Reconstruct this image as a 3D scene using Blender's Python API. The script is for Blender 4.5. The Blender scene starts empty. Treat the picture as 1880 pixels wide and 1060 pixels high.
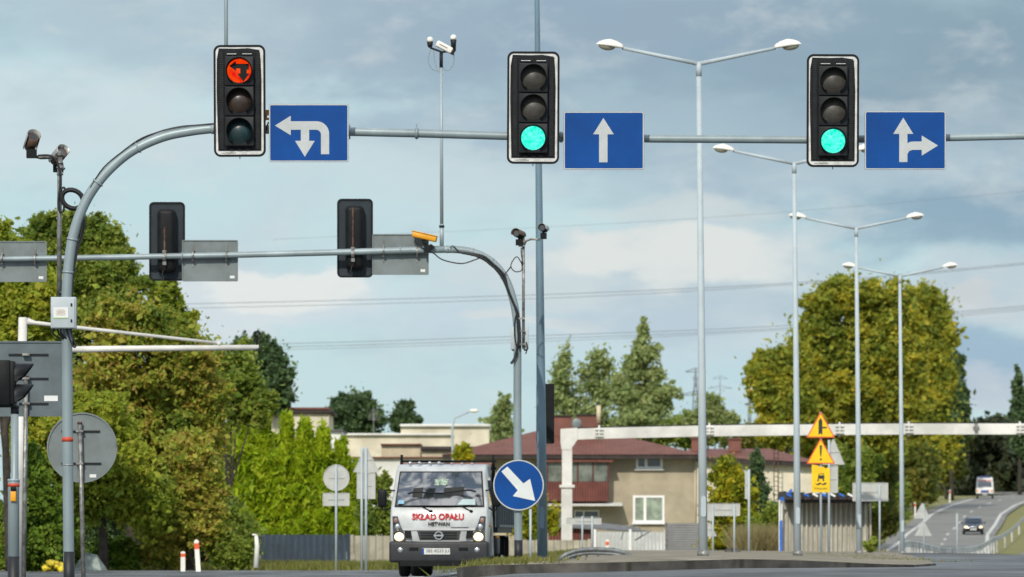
import bpy, bmesh, math, random
import numpy as np
from mathutils import Vector, Matrix
R = math.radians
random.seed(7)
SC = bpy.context.scene
COL = SC.collection

# ------------------------------------------------------------ camera
F = 10500.0; CX = 940.0; HY = 1000.0; CAMZ = 1.0       # focal length in photo pixels, horizon row, eye height
cam = bpy.data.cameras.new('camera'); camo = bpy.data.objects.new('camera', cam); COL.objects.link(camo)
camo.location = (0, 0, CAMZ); camo.rotation_euler = (R(90), 0, 0)
cam.sensor_width = 36; cam.sensor_fit = 'HORIZONTAL'; cam.lens = 36 * F / 1880.0
cam.shift_x = 0; cam.shift_y = (HY - 530) / 1880.0
cam.clip_start = 0.5; cam.clip_end = 9000
cam.dof.use_dof = True; cam.dof.focus_distance = 76; cam.dof.aperture_fstop = 5.2
SC.camera = camo
SC.render.resolution_x = 1024; SC.render.resolution_y = 577

# ------------------------------------------------------------ sky and sun
SUN_EL = 36.0; SUN_AZ = 194.0       # azimuth clockwise from +Y (the view direction): behind the camera, to the left
wd = bpy.data.worlds.new('World'); SC.world = wd; wd.use_nodes = True
nt = wd.node_tree; nt.nodes.clear()
def N(t, ty, **kw):
    n = t.nodes.new(ty)
    for k, v in kw.items(): setattr(n, k, v)
    return n
wo = N(nt, 'ShaderNodeOutputWorld'); bg = N(nt, 'ShaderNodeBackground'); bg.inputs[1].default_value = 0.108
nt.links.new(bg.outputs[0], wo.inputs[0])
sky = N(nt, 'ShaderNodeTexSky'); sky.sky_type = 'NISHITA'; sky.sun_disc = False
sky.sun_elevation = R(SUN_EL); sky.sun_rotation = R(SUN_AZ); sky.air_density = 1.0; sky.dust_density = 0.6; sky.ozone_density = 2.0
tc = N(nt, 'ShaderNodeTexCoord')
def lin(c): return tuple(((x/255.0)/12.92 if x/255.0 <= .04045 else ((x/255.0+.055)/1.055)**2.4) for x in c)
def mixc(a, b, fac):
    m = N(nt, 'ShaderNodeMix', data_type='RGBA'); m.clamp_factor = True
    if isinstance(a, tuple): m.inputs[6].default_value = (*a, 1)
    else: nt.links.new(a, m.inputs[6])
    if isinstance(b, tuple): m.inputs[7].default_value = (*b, 1)
    else: nt.links.new(b, m.inputs[7])
    if isinstance(fac, float): m.inputs[0].default_value = fac
    else: nt.links.new(fac, m.inputs[0])
    return m.outputs[2]
def vm(op, a, b):
    n = N(nt, 'ShaderNodeVectorMath', operation=op)
    for i, q in enumerate((a, b)):
        if q is None: continue
        if isinstance(q, tuple): n.inputs[i].default_value = q
        else: nt.links.new(q, n.inputs[i])
    return n
def noise(vec, scale, detail=4, rough=.5, dist=0.0):
    n = N(nt, 'ShaderNodeTexNoise'); n.inputs['Scale'].default_value = scale; n.inputs['Detail'].default_value = detail
    n.inputs['Roughness'].default_value = rough; n.inputs['Distortion'].default_value = dist
    nt.links.new(vec, n.inputs['Vector']); return n
def mrange(v, a, b, c=0., d=1.):
    m = N(nt, 'ShaderNodeMapRange', interpolation_type='SMOOTHSTEP'); nt.links.new(v, m.inputs[0])
    for i, q in enumerate((a, b, c, d)): m.inputs[i+1].default_value = q
    return m.outputs[0]
SKG = 10.0
def skc(c): return tuple(x * SKG for x in lin(c))
st = vm('MULTIPLY', tc.outputs['Generated'], (1, 1, 2.3)).outputs[0]
warp = noise(st, 28, 5, .55)
wv = vm('MULTIPLY', vm('SUBTRACT', warp.outputs['Color'], (.5, .5, .5)).outputs[0], (.05, .05, .022)).outputs[0]
dirw = vm('ADD', tc.outputs['Generated'], wv).outputs[0]
# thin blue between banks of grey cloud: the clear air is the Nishita sky, tinted towards the teal of the photograph
col = mixc(sky.outputs[0], skc((184, 211, 217)), .90)
n1 = noise(st, 14, 6, .55, .4)
col = mixc(col, skc((186, 200, 208)), mrange(n1.outputs[0], .42, .62, 0, .8))
edge = noise(st, 46, 8, .62, .3)
edge2 = noise(st, 20, 5, .55, .2)
def madd(a, k, c):
    m = N(nt, 'ShaderNodeMath', operation='MULTIPLY_ADD'); nt.links.new(a, m.inputs[0]); m.inputs[1].default_value = k
    if isinstance(c, float): m.inputs[2].default_value = c
    else: nt.links.new(c, m.inputs[2])
    return m.outputs[0]
rag = madd(edge.outputs[0], 1.5, madd(edge2.outputs[0], 1.5, -1.5))
CL = [  # clouds: centre column, row, half widths, colour, amount, softness
 (1650,  70, 950, 210, (128, 153, 169), .90, .6),
 (1000,  60, 640, 120, (146, 167, 184), .85, .5),
 ( 300,  40, 460,  90, (163, 183, 195), .70, .5),
 (1000, 240, 330,  60, (160, 180, 194), .60, .35),
 ( 120, 220, 360, 130, (198, 212, 216), .70, .45),
 (1400, 300, 560, 110, (160, 182, 195), .65, .4),
 (1830, 400, 480, 100, (125, 155, 176), .80, .5),
 ( 800, 330, 280,  60, (192, 208, 213), .65, .35),
 (1240, 400, 190,  40, (201, 209, 209), .60, .3),
 (1180, 500, 470,  80, (196, 208, 212), .85, .3),
 (1190, 478, 260,  44, (216, 220, 217), .85, .22),
 ( 440, 560, 300,  72, (204, 214, 219), .85, .28),
 ( 520, 535, 130,  44, (221, 225, 222), .85, .2),
 ( 930, 600, 460,  60, (190, 207, 216), .70, .35),
 ( 980, 585, 110,  24, (209, 214, 212), .55, .25),
 (1330, 570, 420,  50, (170, 189, 202), .60, .4),
 (1800, 540, 260,  70, (182, 195, 204), .80, .3),
 (1800, 555,  70,  30, (199, 202, 203), .60, .25),
 (1820, 660, 300,  70, (135, 166, 190), .70, .4),
 (1250, 690, 330,  60, (178, 206, 219), .45, .4),
 (1850, 730, 130,  40, (184, 195, 205), .75, .3),
]
for (px, py, rx, ry, c, am, sf) in CL:
    d = (( px - CX) / F, 1.0, (HY - py) / F); L = math.sqrt(sum(q*q for q in d)); d = tuple(q/L for q in d)
    v = vm('SUBTRACT', dirw, d).outputs[0]
    v = vm('MULTIPLY', v, (F/rx, 6.0, F/ry)).outputs[0]
    ln = N(nt, 'ShaderNodeVectorMath', operation='LENGTH'); nt.links.new(v, ln.inputs[0])
    col = mixc(col, skc(c), mrange(madd(rag, .75, ln.outputs['Value']), .85+sf, .85-sf, 0, am))
n2 = noise(st, 60, 7, .6, .2)
col = mixc(col, skc((208, 214, 214)), mrange(n2.outputs[0], .50, .76, 0, .40))
col = mixc(col, skc((136, 166, 184)), mrange(noise(st, 33, 6, .55).outputs[0], .52, .76, 0, .30))
# brighter broken cloud higher up
sp = N(nt, 'ShaderNodeSeparateXYZ'); nt.links.new(tc.outputs['Generated'], sp.inputs[0])
hi_ = N(nt, 'ShaderNodeMath', operation='MULTIPLY'); nt.links.new(mrange(sp.outputs[2], .18, .45), hi_.inputs[0])
nt.links.new(mrange(noise(tc.outputs['Generated'], 9, 8, .62, .7).outputs[0], .46, .58), hi_.inputs[1])
base_hi = mixc(col, sky.outputs[0], mrange(sp.outputs[2], .15, .40, 0, .8))
col = mixc(base_hi, (14.0, 14.2, 14.4), hi_.outputs[0])
nt.links.new(col, bg.inputs[0])

sl = bpy.data.lights.new('sun', 'SUN'); sl.energy = 3.2; sl.angle = R(0.5); sl.color = (1.0, .93, .80)
so = bpy.data.objects.new('sun', sl); COL.objects.link(so)
az, el = R(SUN_AZ), R(SUN_EL)
sd = Vector((math.sin(az)*math.cos(el), math.cos(az)*math.cos(el), math.sin(el)))     # towards the sun
so.rotation_euler = (-sd).to_track_quat('-Z', 'Y').to_euler()
vs = SC.view_settings; vs.view_transform = 'Standard'; vs.look = 'None'; vs.exposure = 0.03; vs.gamma = 1.0; vs.use_curve_mapping = False

# ------------------------------------------------------------ helpers
def S(D): return D / F
def W(px, py, D): return Vector(((px - CX) * D / F, D, CAMZ + (HY - py) * D / F))
def X_(px, D): return (px - CX) * D / F
def sm(a, b, x):
    t = min(1, max(0, (x - a) / (b - a))); return t*t*(3-2*t)
HILL = [(0, -.40), (105, -.40), (200, -.60), (300, -.86), (350, -.78), (400, -.38), (440, .15), (477, .82), (520, 1.85), (560, 2.95), (610, 4.2), (656, 5.25), (720, 6.25), (800, 6.6), (1000, 6.2), (5000, 4)]
def hill(y): return float(np.interp(y, [a for a, b in HILL], [b for a, b in HILL]))
def rel(x, y):
    near = max(-.72, min(-.40, -.51 + .022 * (x + 1)) - .15 * (1 - sm(-1.8, -.5, x)))
    near = near * (1 - sm(70, 20, y)) + (-1.35) * sm(70, 20, y)
    lf = -.70 + .40 * sm(-2, 3, x)
    h = hill(y)
    k = sm(15, 23, x)
    if y > 380: k = sm(6 + (y-380)*.06, 22 + (y-380)*.08, x) if y < 700 else sm(20, 45, x)
    far = lf * (1 - k) + h * k
    if y > 420: far = far + .0 
    t = sm(118, 165, y) if x < 16 else sm(106, 112, y)
    return near * (1 - t) + far * t
def G(x, y): return CAMZ + rel(x, y)

class MB:
    def __init__(s): s.v = []; s.f = []; s.m = []; s.s = []
    def add(s, vs, fs, m=0, sm_=False):
        b = len(s.v); s.v += [tuple(q) for q in vs]
        for f in fs: s.f.append([b + i for i in f]); s.m.append(m); s.s.append(sm_)
        return s
    def box(s, c, d, m=0, rz=0, rx=0, ry=0, tx=1, ty=1):
        M = Matrix.Rotation(rz, 3, 'Z') @ Matrix.Rotation(rx, 3, 'X') @ Matrix.Rotation(ry, 3, 'Y'); vs = []
        for z in (-.5, .5):
            for x, y in ((-.5, -.5), (.5, -.5), (.5, .5), (-.5, .5)):
                k = (tx, ty) if z > 0 else (1, 1)
                vs.append(Vector(c) + M @ Vector((x*d[0]*k[0], y*d[1]*k[1], z*d[2])))
        return s.add(vs, [(3,2,1,0), (4,5,6,7), (0,1,5,4), (1,2,6,5), (2,3,7,6), (3,0,4,7)], m)
    def tube(s, pts, r, n=10, m=0, cap=True, smo=True):
        pts = [Vector(p) for p in pts]; k = len(pts)
        rs = r if isinstance(r, (list, tuple)) else [r] * k
        if len(rs) != k: rs = [rs[0] + (rs[-1]-rs[0]) * i/(k-1) for i in range(k)]
        T = []
        for i in range(k):
            t = (pts[min(i+1, k-1)] - pts[max(i-1, 0)]); T.append(t.normalized() if t.length > 1e-9 else Vector((0,0,1)))
        a = Vector((0, 1, 0)) if abs(T[0].y) < .9 else Vector((1, 0, 0))
        u = (a - T[0]*a.dot(T[0])).normalized(); vs = []
        for i in range(k):
            u = (u - T[i]*u.dot(T[i])).normalized(); w = T[i].cross(u)
            for j in range(n):
                q = 2*math.pi*j/n; vs.append(pts[i] + (u*math.cos(q) + w*math.sin(q)) * rs[i])
        fs = [(i*n+j, i*n+(j+1) % n, (i+1)*n+(j+1) % n, (i+1)*n+j) for i in range(k-1) for j in range(n)]
        s.add(vs, fs, m, smo)
        if cap:
            b = len(s.v) - n*k
            s.f.append([b+j for j in range(n)][::-1]); s.m.append(m); s.s.append(False)
            s.f.append([b+(k-1)*n+j for j in range(n)]); s.m.append(m); s.s.append(False)
        return s
    def prism(s, o, y0, y1, m=0, c=(0, 0, 0)):        # outline in x,z ; front face at y0
        n = len(o); vs = [(c[0]+x, c[1]+y0, c[2]+z) for x, z in o] + [(c[0]+x, c[1]+y1, c[2]+z) for x, z in o]
        return s.add(vs, [list(range(n)), list(range(2*n-1, n-1, -1))] + [(i, (i+1) % n, n+(i+1) % n, n+i) for i in range(n)], m)
    def sideprism(s, o, x0, x1, m=0, wf=None):        # outline in y,z ; width may change with z
        n = len(o); wf = wf or (lambda y, z: 1.0)
        vs = [(x0*wf(y, z), y, z) for y, z in o] + [(x1*wf(y, z), y, z) for y, z in o]
        return s.add(vs, [list(range(n)), list(range(2*n-1, n-1, -1))] + [(i, (i+1) % n, n+(i+1) % n, n+i) for i in range(n)], m)
    def ring(s, o, i_, y0, y1, m=0, c=(0, 0, 0)):
        n = len(o); vs = []
        for y in (y0, y1):
            for L in (o, i_): vs += [(c[0]+x, c[1]+y, c[2]+z) for x, z in L]
        fs = []
        for k in range(n):
            j = (k+1) % n
            fs += [(k, j, n+j, n+k), (2*n+k, 3*n+k, 3*n+j, 2*n+j), (k, 2*n+k, 2*n+j, j), (n+k, n+j, 3*n+j, 3*n+k)]
        return s.add(vs, fs, m)
    def ell(s, c, r, m=0, nu=14, nv=8, M=None, z0=-1, z1=1):
        vs = []; M = M or Matrix.Identity(3)
        for i in range(nv+1):
            a = math.asin(z0) + (math.asin(z1)-math.asin(z0))*i/nv
            for j in range(nu):
                b = 2*math.pi*j/nu
                vs.append(Vector(c) + M @ Vector((r[0]*math.cos(a)*math.cos(b), r[1]*math.cos(a)*math.sin(b), r[2]*math.sin(a))))
        return s.add(vs, [(i*nu+j, i*nu+(j+1) % nu, (i+1)*nu+(j+1) % nu, (i+1)*nu+j) for i in range(nv) for j in range(nu)], m, True)
    def text(s, body, c, w, h, m=0, dep=.004, rz=0, bold=0):
        cu = bpy.data.curves.new('t', 'FONT'); cu.body = body; cu.extrude = dep; cu.size = 1; cu.offset = bold
        o = bpy.data.objects.new('t', cu); COL.objects.link(o)
        dg = bpy.context.evaluated_depsgraph_get(); me = bpy.data.meshes.new_from_object(o.evaluated_get(dg))
        vs = [v.co.copy() for v in me.vertices]; x0 = min(v.x for v in vs); x1 = max(v.x for v in vs); y0 = min(v.y for v in vs); y1 = max(v.y for v in vs)
        M = Matrix.Rotation(rz, 3, 'Z')
        s.add([Vector(c) + M @ Vector(((v.x-(x0+x1)/2)*w/(x1-x0), -v.z, (v.y-(y0+y1)/2)*h/(y1-y0))) for v in vs], [list(p.vertices) for p in me.polygons], m)
        bpy.data.objects.remove(o); bpy.data.curves.remove(cu); bpy.data.meshes.remove(me); return s
    def bevel(s, w, seg=2, ang=25):
        me = bpy.data.meshes.new('b'); me.from_pydata(s.v, [], s.f); bm = bmesh.new(); bm.from_mesh(me)
        bmesh.ops.recalc_face_normals(bm, faces=bm.faces)
        es = [e for e in bm.edges if len(e.link_faces) == 2 and e.calc_face_angle(0) > R(ang)]
        bmesh.ops.bevel(bm, geom=es, offset=w, segments=seg, affect='EDGES', profile=.5, clamp_overlap=True)
        s.v = [tuple(v.co) for v in bm.verts]; bm.verts.index_update()
        s.f = [[v.index for v in f.verts] for f in bm.faces]; s.m = [0]*len(s.f); s.s = [True]*len(s.f)
        bm.free(); bpy.data.meshes.remove(me); return s
    def build(s, name, mats, parent=None, off=None, recalc=True):
        mats = mats if isinstance(mats, (list, tuple)) else [mats]
        if off is not None: vs = [(x-off[0], y-off[1], z-off[2]) for x, y, z in s.v]
        else: vs = s.v
        me = bpy.data.meshes.new(name); me.from_pydata(vs, [], s.f); me.update()
        for m in mats: me.materials.append(m)
        me.polygons.foreach_set('material_index', s.m); me.polygons.foreach_set('use_smooth', s.s)
        if recalc:
            bm = bmesh.new(); bm.from_mesh(me); bmesh.ops.recalc_face_normals(bm, faces=bm.faces); bm.to_mesh(me); bm.free()
        o = bpy.data.objects.new(name, me); COL.objects.link(o)
        if parent is not None: o.parent = parent
        return o
def build_each(mb, name, mats, parent=None, off=None):
    par = list(range(len(mb.v)))
    def fd(a):
        while par[a] != a: par[a] = par[par[a]]; a = par[a]
        return a
    for f in mb.f:
        for i in f[1:]: par[fd(i)] = fd(f[0])
    grp = {}
    for k, f in enumerate(mb.f): grp.setdefault(fd(f[0]), []).append(k)
    out = []
    for ks in grp.values():
        m2 = MB(); ids = sorted({i for k in ks for i in mb.f[k]}); mp = {a: b for b, a in enumerate(ids)}
        m2.v = [mb.v[i] for i in ids]; m2.f = [[mp[i] for i in mb.f[k]] for k in ks]; m2.m = [mb.m[k] for k in ks]; m2.s = [mb.s[k] for k in ks]
        out.append(m2.build(name, mats, parent, off))
    return out
def tag(o, label=None, cat=None, group=None, kind=None):
    if label: o['label'] = label
    if cat: o['category'] = cat
    if group: o['group'] = group
    if kind: o['kind'] = kind
    return o
def thing(name, label, cat, loc, rz=0, group=None):
    o = bpy.data.objects.new(name, None); COL.objects.link(o); o.location = loc; o.rotation_euler = (0, 0, rz); o.empty_display_size = .2
    return tag(o, label, cat, group)
def copy_tree(o, parent=None, loc=None, label=None):
    c = o.copy(); COL.objects.link(c)
    if parent: c.parent = parent
    if loc is not None: c.location = loc
    if label: c['label'] = label
    for ch in list(o.children): copy_tree(ch, c)
    return c
def rr(w, h, r, n=5, c=(0, 0)):
    p = []
    for (sx, sz, a0) in ((1, 1, 0), (-1, 1, 90), (-1, -1, 180), (1, -1, 270)):
        for i in range(n+1):
            a = R(a0 + 90*i/n); p.append((c[0]+sx*(w/2-r)+r*math.cos(a), c[1]+sz*(h/2-r)+r*math.sin(a)))
    return p
def circ(r, n=28, c=(0, 0)): return [(c[0]+r*math.cos(2*math.pi*i/n), c[1]+r*math.sin(2*math.pi*i/n)) for i in range(n)]
def arc(cx, cz, r, a0, a1, n=8): return [(cx+r*math.cos(R(a0+(a1-a0)*i/n)), cz+r*math.sin(R(a0+(a1-a0)*i/n))) for i in range(n+1)]
def smoothpath(pts, n=6):
    P = [Vector(p) for p in pts]; out = []
    for i in range(len(P)-1):
        p0 = P[max(i-1, 0)]; p1 = P[i]; p2 = P[i+1]; p3 = P[min(i+2, len(P)-1)]
        for k in range(n):
            t = k/n; out.append(.5*((2*p1)+(p2-p0)*t+(2*p0-5*p1+4*p2-p3)*t*t+(3*p1-p0-3*p2+p3)*t**3))
    out.append(P[-1]); return out

# ------------------------------------------------------------ materials
def mat(name, c, rough=.6, metal=0, spec=.5, var=.12, scale=3.0, bump=0, bscale=40, c2=None, mask=(.4, .65), stretch=(1, 1, 1), emit=None, es=0, coat=0, fine=0):
    m = bpy.data.materials.new(name); m.use_nodes = True; t = m.node_tree; b = t.nodes['Principled BSDF']
    b.inputs['Roughness'].default_value = rough; b.inputs['Metallic'].default_value = metal; b.inputs['Specular IOR Level'].default_value = spec
    if coat: b.inputs['Coat Weight'].default_value = coat; b.inputs['Coat Roughness'].default_value = .06
    b.inputs['Base Color'].default_value = (*c, 1)
    tcn = t.nodes.new('ShaderNodeTexCoord'); mp = t.nodes.new('ShaderNodeMapping'); mp.inputs['Scale'].default_value = stretch
    t.links.new(tcn.outputs['Object'], mp.inputs['Vector'])
    if var > 0 or c2:
        n = t.nodes.new('ShaderNodeTexNoise'); n.inputs['Scale'].default_value = scale; n.inputs['Detail'].default_value = 6; n.inputs['Roughness'].default_value = .6
        t.links.new(mp.outputs[0], n.inputs['Vector'])
        cr = t.nodes.new('ShaderNodeValToRGB'); cr.color_ramp.elements[0].position = mask[0]; cr.color_ramp.elements[1].position = mask[1]
        e = c2 if c2 else tuple(x*(1-var*1.6) for x in c)
        cr.color_ramp.elements[0].color = (*e, 1); cr.color_ramp.elements[1].color = (*tuple(min(1, x*(1+var*.5)) for x in c), 1)
        t.links.new(n.outputs[0], cr.inputs[0]); outc = cr.outputs[0]
        if fine:
            n3 = t.nodes.new('ShaderNodeTexNoise'); n3.inputs['Scale'].default_value = fine; n3.inputs['Detail'].default_value = 3; t.links.new(mp.outputs[0], n3.inputs['Vector'])
            mr = t.nodes.new('ShaderNodeMapRange'); t.links.new(n3.outputs[0], mr.inputs[0]); mr.inputs[1].default_value = .3; mr.inputs[2].default_value = .7; mr.inputs[3].default_value = .72; mr.inputs[4].default_value = 1.25
            mx = t.nodes.new('ShaderNodeVectorMath'); mx.operation = 'SCALE'; t.links.new(outc, mx.inputs[0]); t.links.new(mr.outputs[0], mx.inputs['Scale']); outc = mx.outputs[0]
        t.links.new(outc, b.inputs['Base Color'])
        mr2 = t.nodes.new('ShaderNodeMapRange'); t.links.new(n.outputs[0], mr2.inputs[0]); mr2.inputs[3].default_value = min(1, rough*1.25); mr2.inputs[4].default_value = rough*.85
        t.links.new(mr2.outputs[0], b.inputs['Roughness'])
    if bump:
        n2 = t.nodes.new('ShaderNodeTexNoise'); n2.inputs['Scale'].default_value = bscale; n2.inputs['Detail'].default_value = 4; t.links.new(mp.outputs[0], n2.inputs['Vector'])
        bp = t.nodes.new('ShaderNodeBump'); bp.inputs['Strength'].default_value = bump; bp.inputs['Distance'].default_value = .02
        t.links.new(n2.outputs[0], bp.inputs['Height']); t.links.new(bp.outputs[0], b.inputs['Normal'])
    if emit: b.inputs['Emission Color'].default_value = (*emit, 1); b.inputs['Emission Strength'].default_value = es
    return m
def wavemat(name, c, c2, scale, axis='X', rough=.7, prof='SIN', lo=.3, hi=.7, var=.2, dist=0.0):
    m = mat(name, c, rough, var=var, scale=1.2); t = m.node_tree; b = t.nodes['Principled BSDF']
    tcn = t.nodes.new('ShaderNodeTexCoord'); w = t.nodes.new('ShaderNodeTexWave'); w.bands_direction = axis; w.inputs['Scale'].default_value = scale; w.wave_profile = prof
    w.inputs['Distortion'].default_value = dist
    t.links.new(tcn.outputs['Object'], w.inputs['Vector'])
    mr = t.nodes.new('ShaderNodeMapRange'); t.links.new(w.outputs['Fac'], mr.inputs[0]); mr.inputs[1].default_value = lo; mr.inputs[2].default_value = hi
    mx = t.nodes.new('ShaderNodeMix'); mx.data_type = 'RGBA'; t.links.new(mr.outputs[0], mx.inputs[0])
    src = b.inputs['Base Color'].links[0].from_socket
    mx.inputs[6].default_value = (*c2, 1); t.links.new(src, mx.inputs[7]); t.links.new(mx.outputs[2], b.inputs['Base Color'])
    bp = t.nodes.new('ShaderNodeBump'); bp.inputs['Strength'].default_value = .5; bp.inputs['Distance'].default_value = .03
    t.links.new(w.outputs['Fac'], bp.inputs['Height']); t.links.new(bp.outputs[0], b.inputs['Normal'])
    return m
def leafmat(name, cols, scale=.8, tr=.48, seedv=0.0, stops=None):
    """leaf colour: three or four real leaf colours in patches, each leaf its own tint"""
    m = bpy.data.materials.new(name); m.use_nodes = True; t = m.node_tree; t.nodes.clear()
    out = t.nodes.new('ShaderNodeOutputMaterial')
    tcn = t.nodes.new('ShaderNodeTexCoord'); mp = t.nodes.new('ShaderNodeMapping'); mp.inputs['Location'].default_value = (seedv, seedv*2, seedv)
    t.links.new(tcn.outputs['Object'], mp.inputs['Vector'])
    n = t.nodes.new('ShaderNodeTexNoise'); n.inputs['Scale'].default_value = scale; n.inputs['Detail'].default_value = 5; n.inputs['Roughness'].default_value = .65; t.links.new(mp.outputs[0], n.inputs['Vector'])
    geo = t.nodes.new('ShaderNodeNewGeometry')
    ad = t.nodes.new('ShaderNodeMath'); ad.operation = 'MULTIPLY_ADD'; t.links.new(geo.outputs['Random Per Island'], ad.inputs[0]); ad.inputs[1].default_value = .30; 
    sb = t.nodes.new('ShaderNodeMath'); sb.operation = 'SUBTRACT'; t.links.new(n.outputs[0], sb.inputs[0]); sb.inputs[1].default_value = .15; t.links.new(sb.outputs[0], ad.inputs[2])
    cr = t.nodes.new('ShaderNodeValToRGB'); el_ = cr.color_ramp.elements
    stops = stops or [.30 + .42*i/(len(cols)-1) for i in range(len(cols))]
    el_[0].position = stops[0]; el_[0].color = (*cols[0], 1); el_[1].position = stops[-1]; el_[1].color = (*cols[-1], 1)
    for p, c in list(zip(stops, cols))[1:-1]: e = el_.new(p); e.color = (*c, 1)
    t.links.new(ad.outputs[0], cr.inputs[0])
    mr = t.nodes.new('ShaderNodeMapRange'); t.links.new(geo.outputs['Random Per Island'], mr.inputs[0]); mr.inputs[3].default_value = 1.25; mr.inputs[4].default_value = .7
    sc = t.nodes.new('ShaderNodeVectorMath'); sc.operation = 'SCALE'; t.links.new(cr.outputs[0], sc.inputs[0]); t.links.new(mr.outputs[0], sc.inputs['Scale'])
    d = t.nodes.new('ShaderNodeBsdfPrincipled'); d.inputs['Roughness'].default_value = .55; d.inputs['Specular IOR Level'].default_value = .25
    tl = t.nodes.new('ShaderNodeBsdfTranslucent'); mx = t.nodes.new('ShaderNodeMixShader'); mx.inputs[0].default_value = tr
    t.links.new(sc.outputs[0], d.inputs['Base Color']); t.links.new(sc.outputs[0], tl.inputs['Color'])
    t.links.new(d.outputs[0], mx.inputs[1]); t.links.new(tl.outputs[0], mx.inputs[2]); t.links.new(mx.outputs[0], out.inputs['Surface'])
    return m
M = {}
M['pole'] = mat('grey_blue_painted_steel', (.26, .325, .35), .42, .1, var=.15, scale=1.2, stretch=(1, 1, .35))
M['poleb'] = mat('blue_grey_painted_steel', (.15, .235, .30), .4, .1, var=.2, scale=1.3, stretch=(1, 1, .25))
M['pole2'] = mat('pale_painted_steel', (.34, .41, .45), .4, .1, var=.12, scale=1.2, stretch=(1, 1, .3))
M['galv'] = mat('galvanised_steel', (.28, .28, .27), .45, .5, var=.35, scale=9)
M['lamp'] = mat('pale_lamp_post_paint', (.42, .49, .53), .6, .0, var=.08, scale=1)
M['lamphead'] = mat('cream_lamp_housing', (.78, .76, .70), .45, var=.06)
M['lampglass'] = mat('lamp_bowl', (.30, .29, .22), .2, var=.05)
M['blackpaint'] = mat('black_base_paint', (.012, .014, .018), .5, var=.2)
M['redtape'] = mat('red_tape', (.55, .07, .03), .5)
M['blk'] = mat('black_plastic', (.006, .0075, .009), .5, spec=.2, var=.25, scale=6)
M['blk2'] = mat('dark_grey_plastic', (.014, .0165, .020), .5, spec=.25, var=.25, scale=8)
M['rib'] = wavemat('ribbed_black_panel', (.010, .012, .016), (.003, .004, .005), 22, 'Z', .45)
M['ribb'] = wavemat('perforated_dark_panel', (.065, .088, .108), (.014, .019, .024), 22, 'Z', .5)
M['white'] = mat('white_border', (.62, .63, .62), .5, var=.15, scale=6)
M['signwhite'] = mat('reflective_white_sheeting', (.46, .49, .50), .45, var=.06, scale=4)  # white greyed in its base colour to stand for cloud shade
M['blue'] = mat('reflective_blue_sheeting', (.0, .058, .265), .5, spec=.2, var=.16, scale=1.6, mask=(.3, .7))
M['signback'] = mat('grey_sign_back', (.17, .20, .205), .5, .2, var=.12, scale=3)
M['signback2'] = mat('dark_grey_sign_back', (.105, .135, .15), .5, .2, var=.12, scale=3)
M['signpale'] = mat('pale_grey_sign_back', (.46, .47, .45), .6, var=.08)
M['sticker'] = mat('white_sticker', (.7, .72, .72), .5, var=.05)
M['sticky'] = mat('sticker_green', (.35, .5, .22), .5, var=.05)
M['rust'] = mat('rusty_steel', (.11, .065, .050), .8, .2, var=.4, scale=12)
M['cable'] = mat('black_cable', (.008, .009, .011), .5, var=.1)
M['cabinet'] = mat('light_grey_cabinet', (.42, .48, .52), .5, var=.07)
M['yell'] = mat('yellow_orange_paint', (.75, .34, .01), .45, var=.1)
M['camglass'] = mat('camera_window', (.05, .05, .05), .08, spec=.8, var=0)
M['camsilver'] = mat('camera_shield', (.40, .41, .40), .35, .4, var=.2, scale=9)
M['cambrown'] = mat('camera_body_brown', (.13, .075, .05), .5, .2, var=.2, scale=9)
M['lens'] = mat('unlit_signal_lens', (.062, .058, .050), .42, spec=.5, var=.3, scale=5)
M['lensb'] = mat('unlit_amber_lens', (.035, .020, .014), .26, spec=.7, var=.3, scale=5)
M['lensg'] = mat('unlit_green_lens', (.006, .030, .036), .26, spec=.7, var=.3, scale=5)
def litmat(name, c, c2, es, sc=9):
    m = mat(name, tuple(x*.04 for x in c), .3, var=0, spec=.2); t = m.node_tree; b = t.nodes['Principled BSDF']
    tcn = t.nodes.new('ShaderNodeTexCoord'); n = t.nodes.new('ShaderNodeTexNoise'); n.inputs['Scale'].default_value = sc; n.inputs['Detail'].default_value = 5; t.links.new(tcn.outputs['Object'], n.inputs['Vector'])
    cr = t.nodes.new('ShaderNodeValToRGB'); cr.color_ramp.elements[0].position = .36; cr.color_ramp.elements[1].position = .66
    cr.color_ramp.elements[0].color = (*c, 1); cr.color_ramp.elements[1].color = (*c2, 1); t.links.new(n.outputs[0], cr.inputs[0])
    t.links.new(cr.outputs[0], b.inputs['Emission Color']); b.inputs['Emission Strength'].default_value = es
    return m
M['litg'] = litmat('lit_green_lens', (.0, .82, .56), (.14, 1.0, .82), 1.12, 26)
M['litr'] = litmat('lit_red_lens', (.80, .001, .001), (1.0, .10, .004), .95)
M['headlit'] = mat('lit_headlight', (.8, .7, .5), .3, var=0, emit=(1, .66, .34), es=1.8)
M['asphalt'] = mat('asphalt', (.105, .114, .120), .62, var=.38, scale=.5, stretch=(1, .25, 1), bump=.15, bscale=60)
M['asphalt2'] = mat('old_pale_asphalt', (.19, .19, .178), .85, var=.12, scale=.2, bump=.1, bscale=20)
M['kerb'] = wavemat('concrete_kerb', (.10, .092, .082), (.03, .03, .02), .157, 'X', .9, lo=.0, hi=.012, var=.4)
M['island'] = mat('dusty_paving_and_soil', (.25, .22, .175), .9, var=.3, scale=.9, c2=(.13, .12, .075), bump=.4, bscale=15)
M['paint'] = mat('road_paint', (.62, .63, .60), .7, var=.25, scale=3)
M['grassg'] = mat('grass_ground', (.135, .15, .035), .95, var=.3, scale=.4, c2=(.19, .17, .06), bump=.5, bscale=8, fine=4)
M['steel'] = mat('guardrail_steel', (.60, .61, .59), .6, .1, var=.25, scale=.8)
M['steelg'] = mat('weathered_grey_rail', (.185, .205, .215), .5, .3, var=.3, scale=3)
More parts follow.
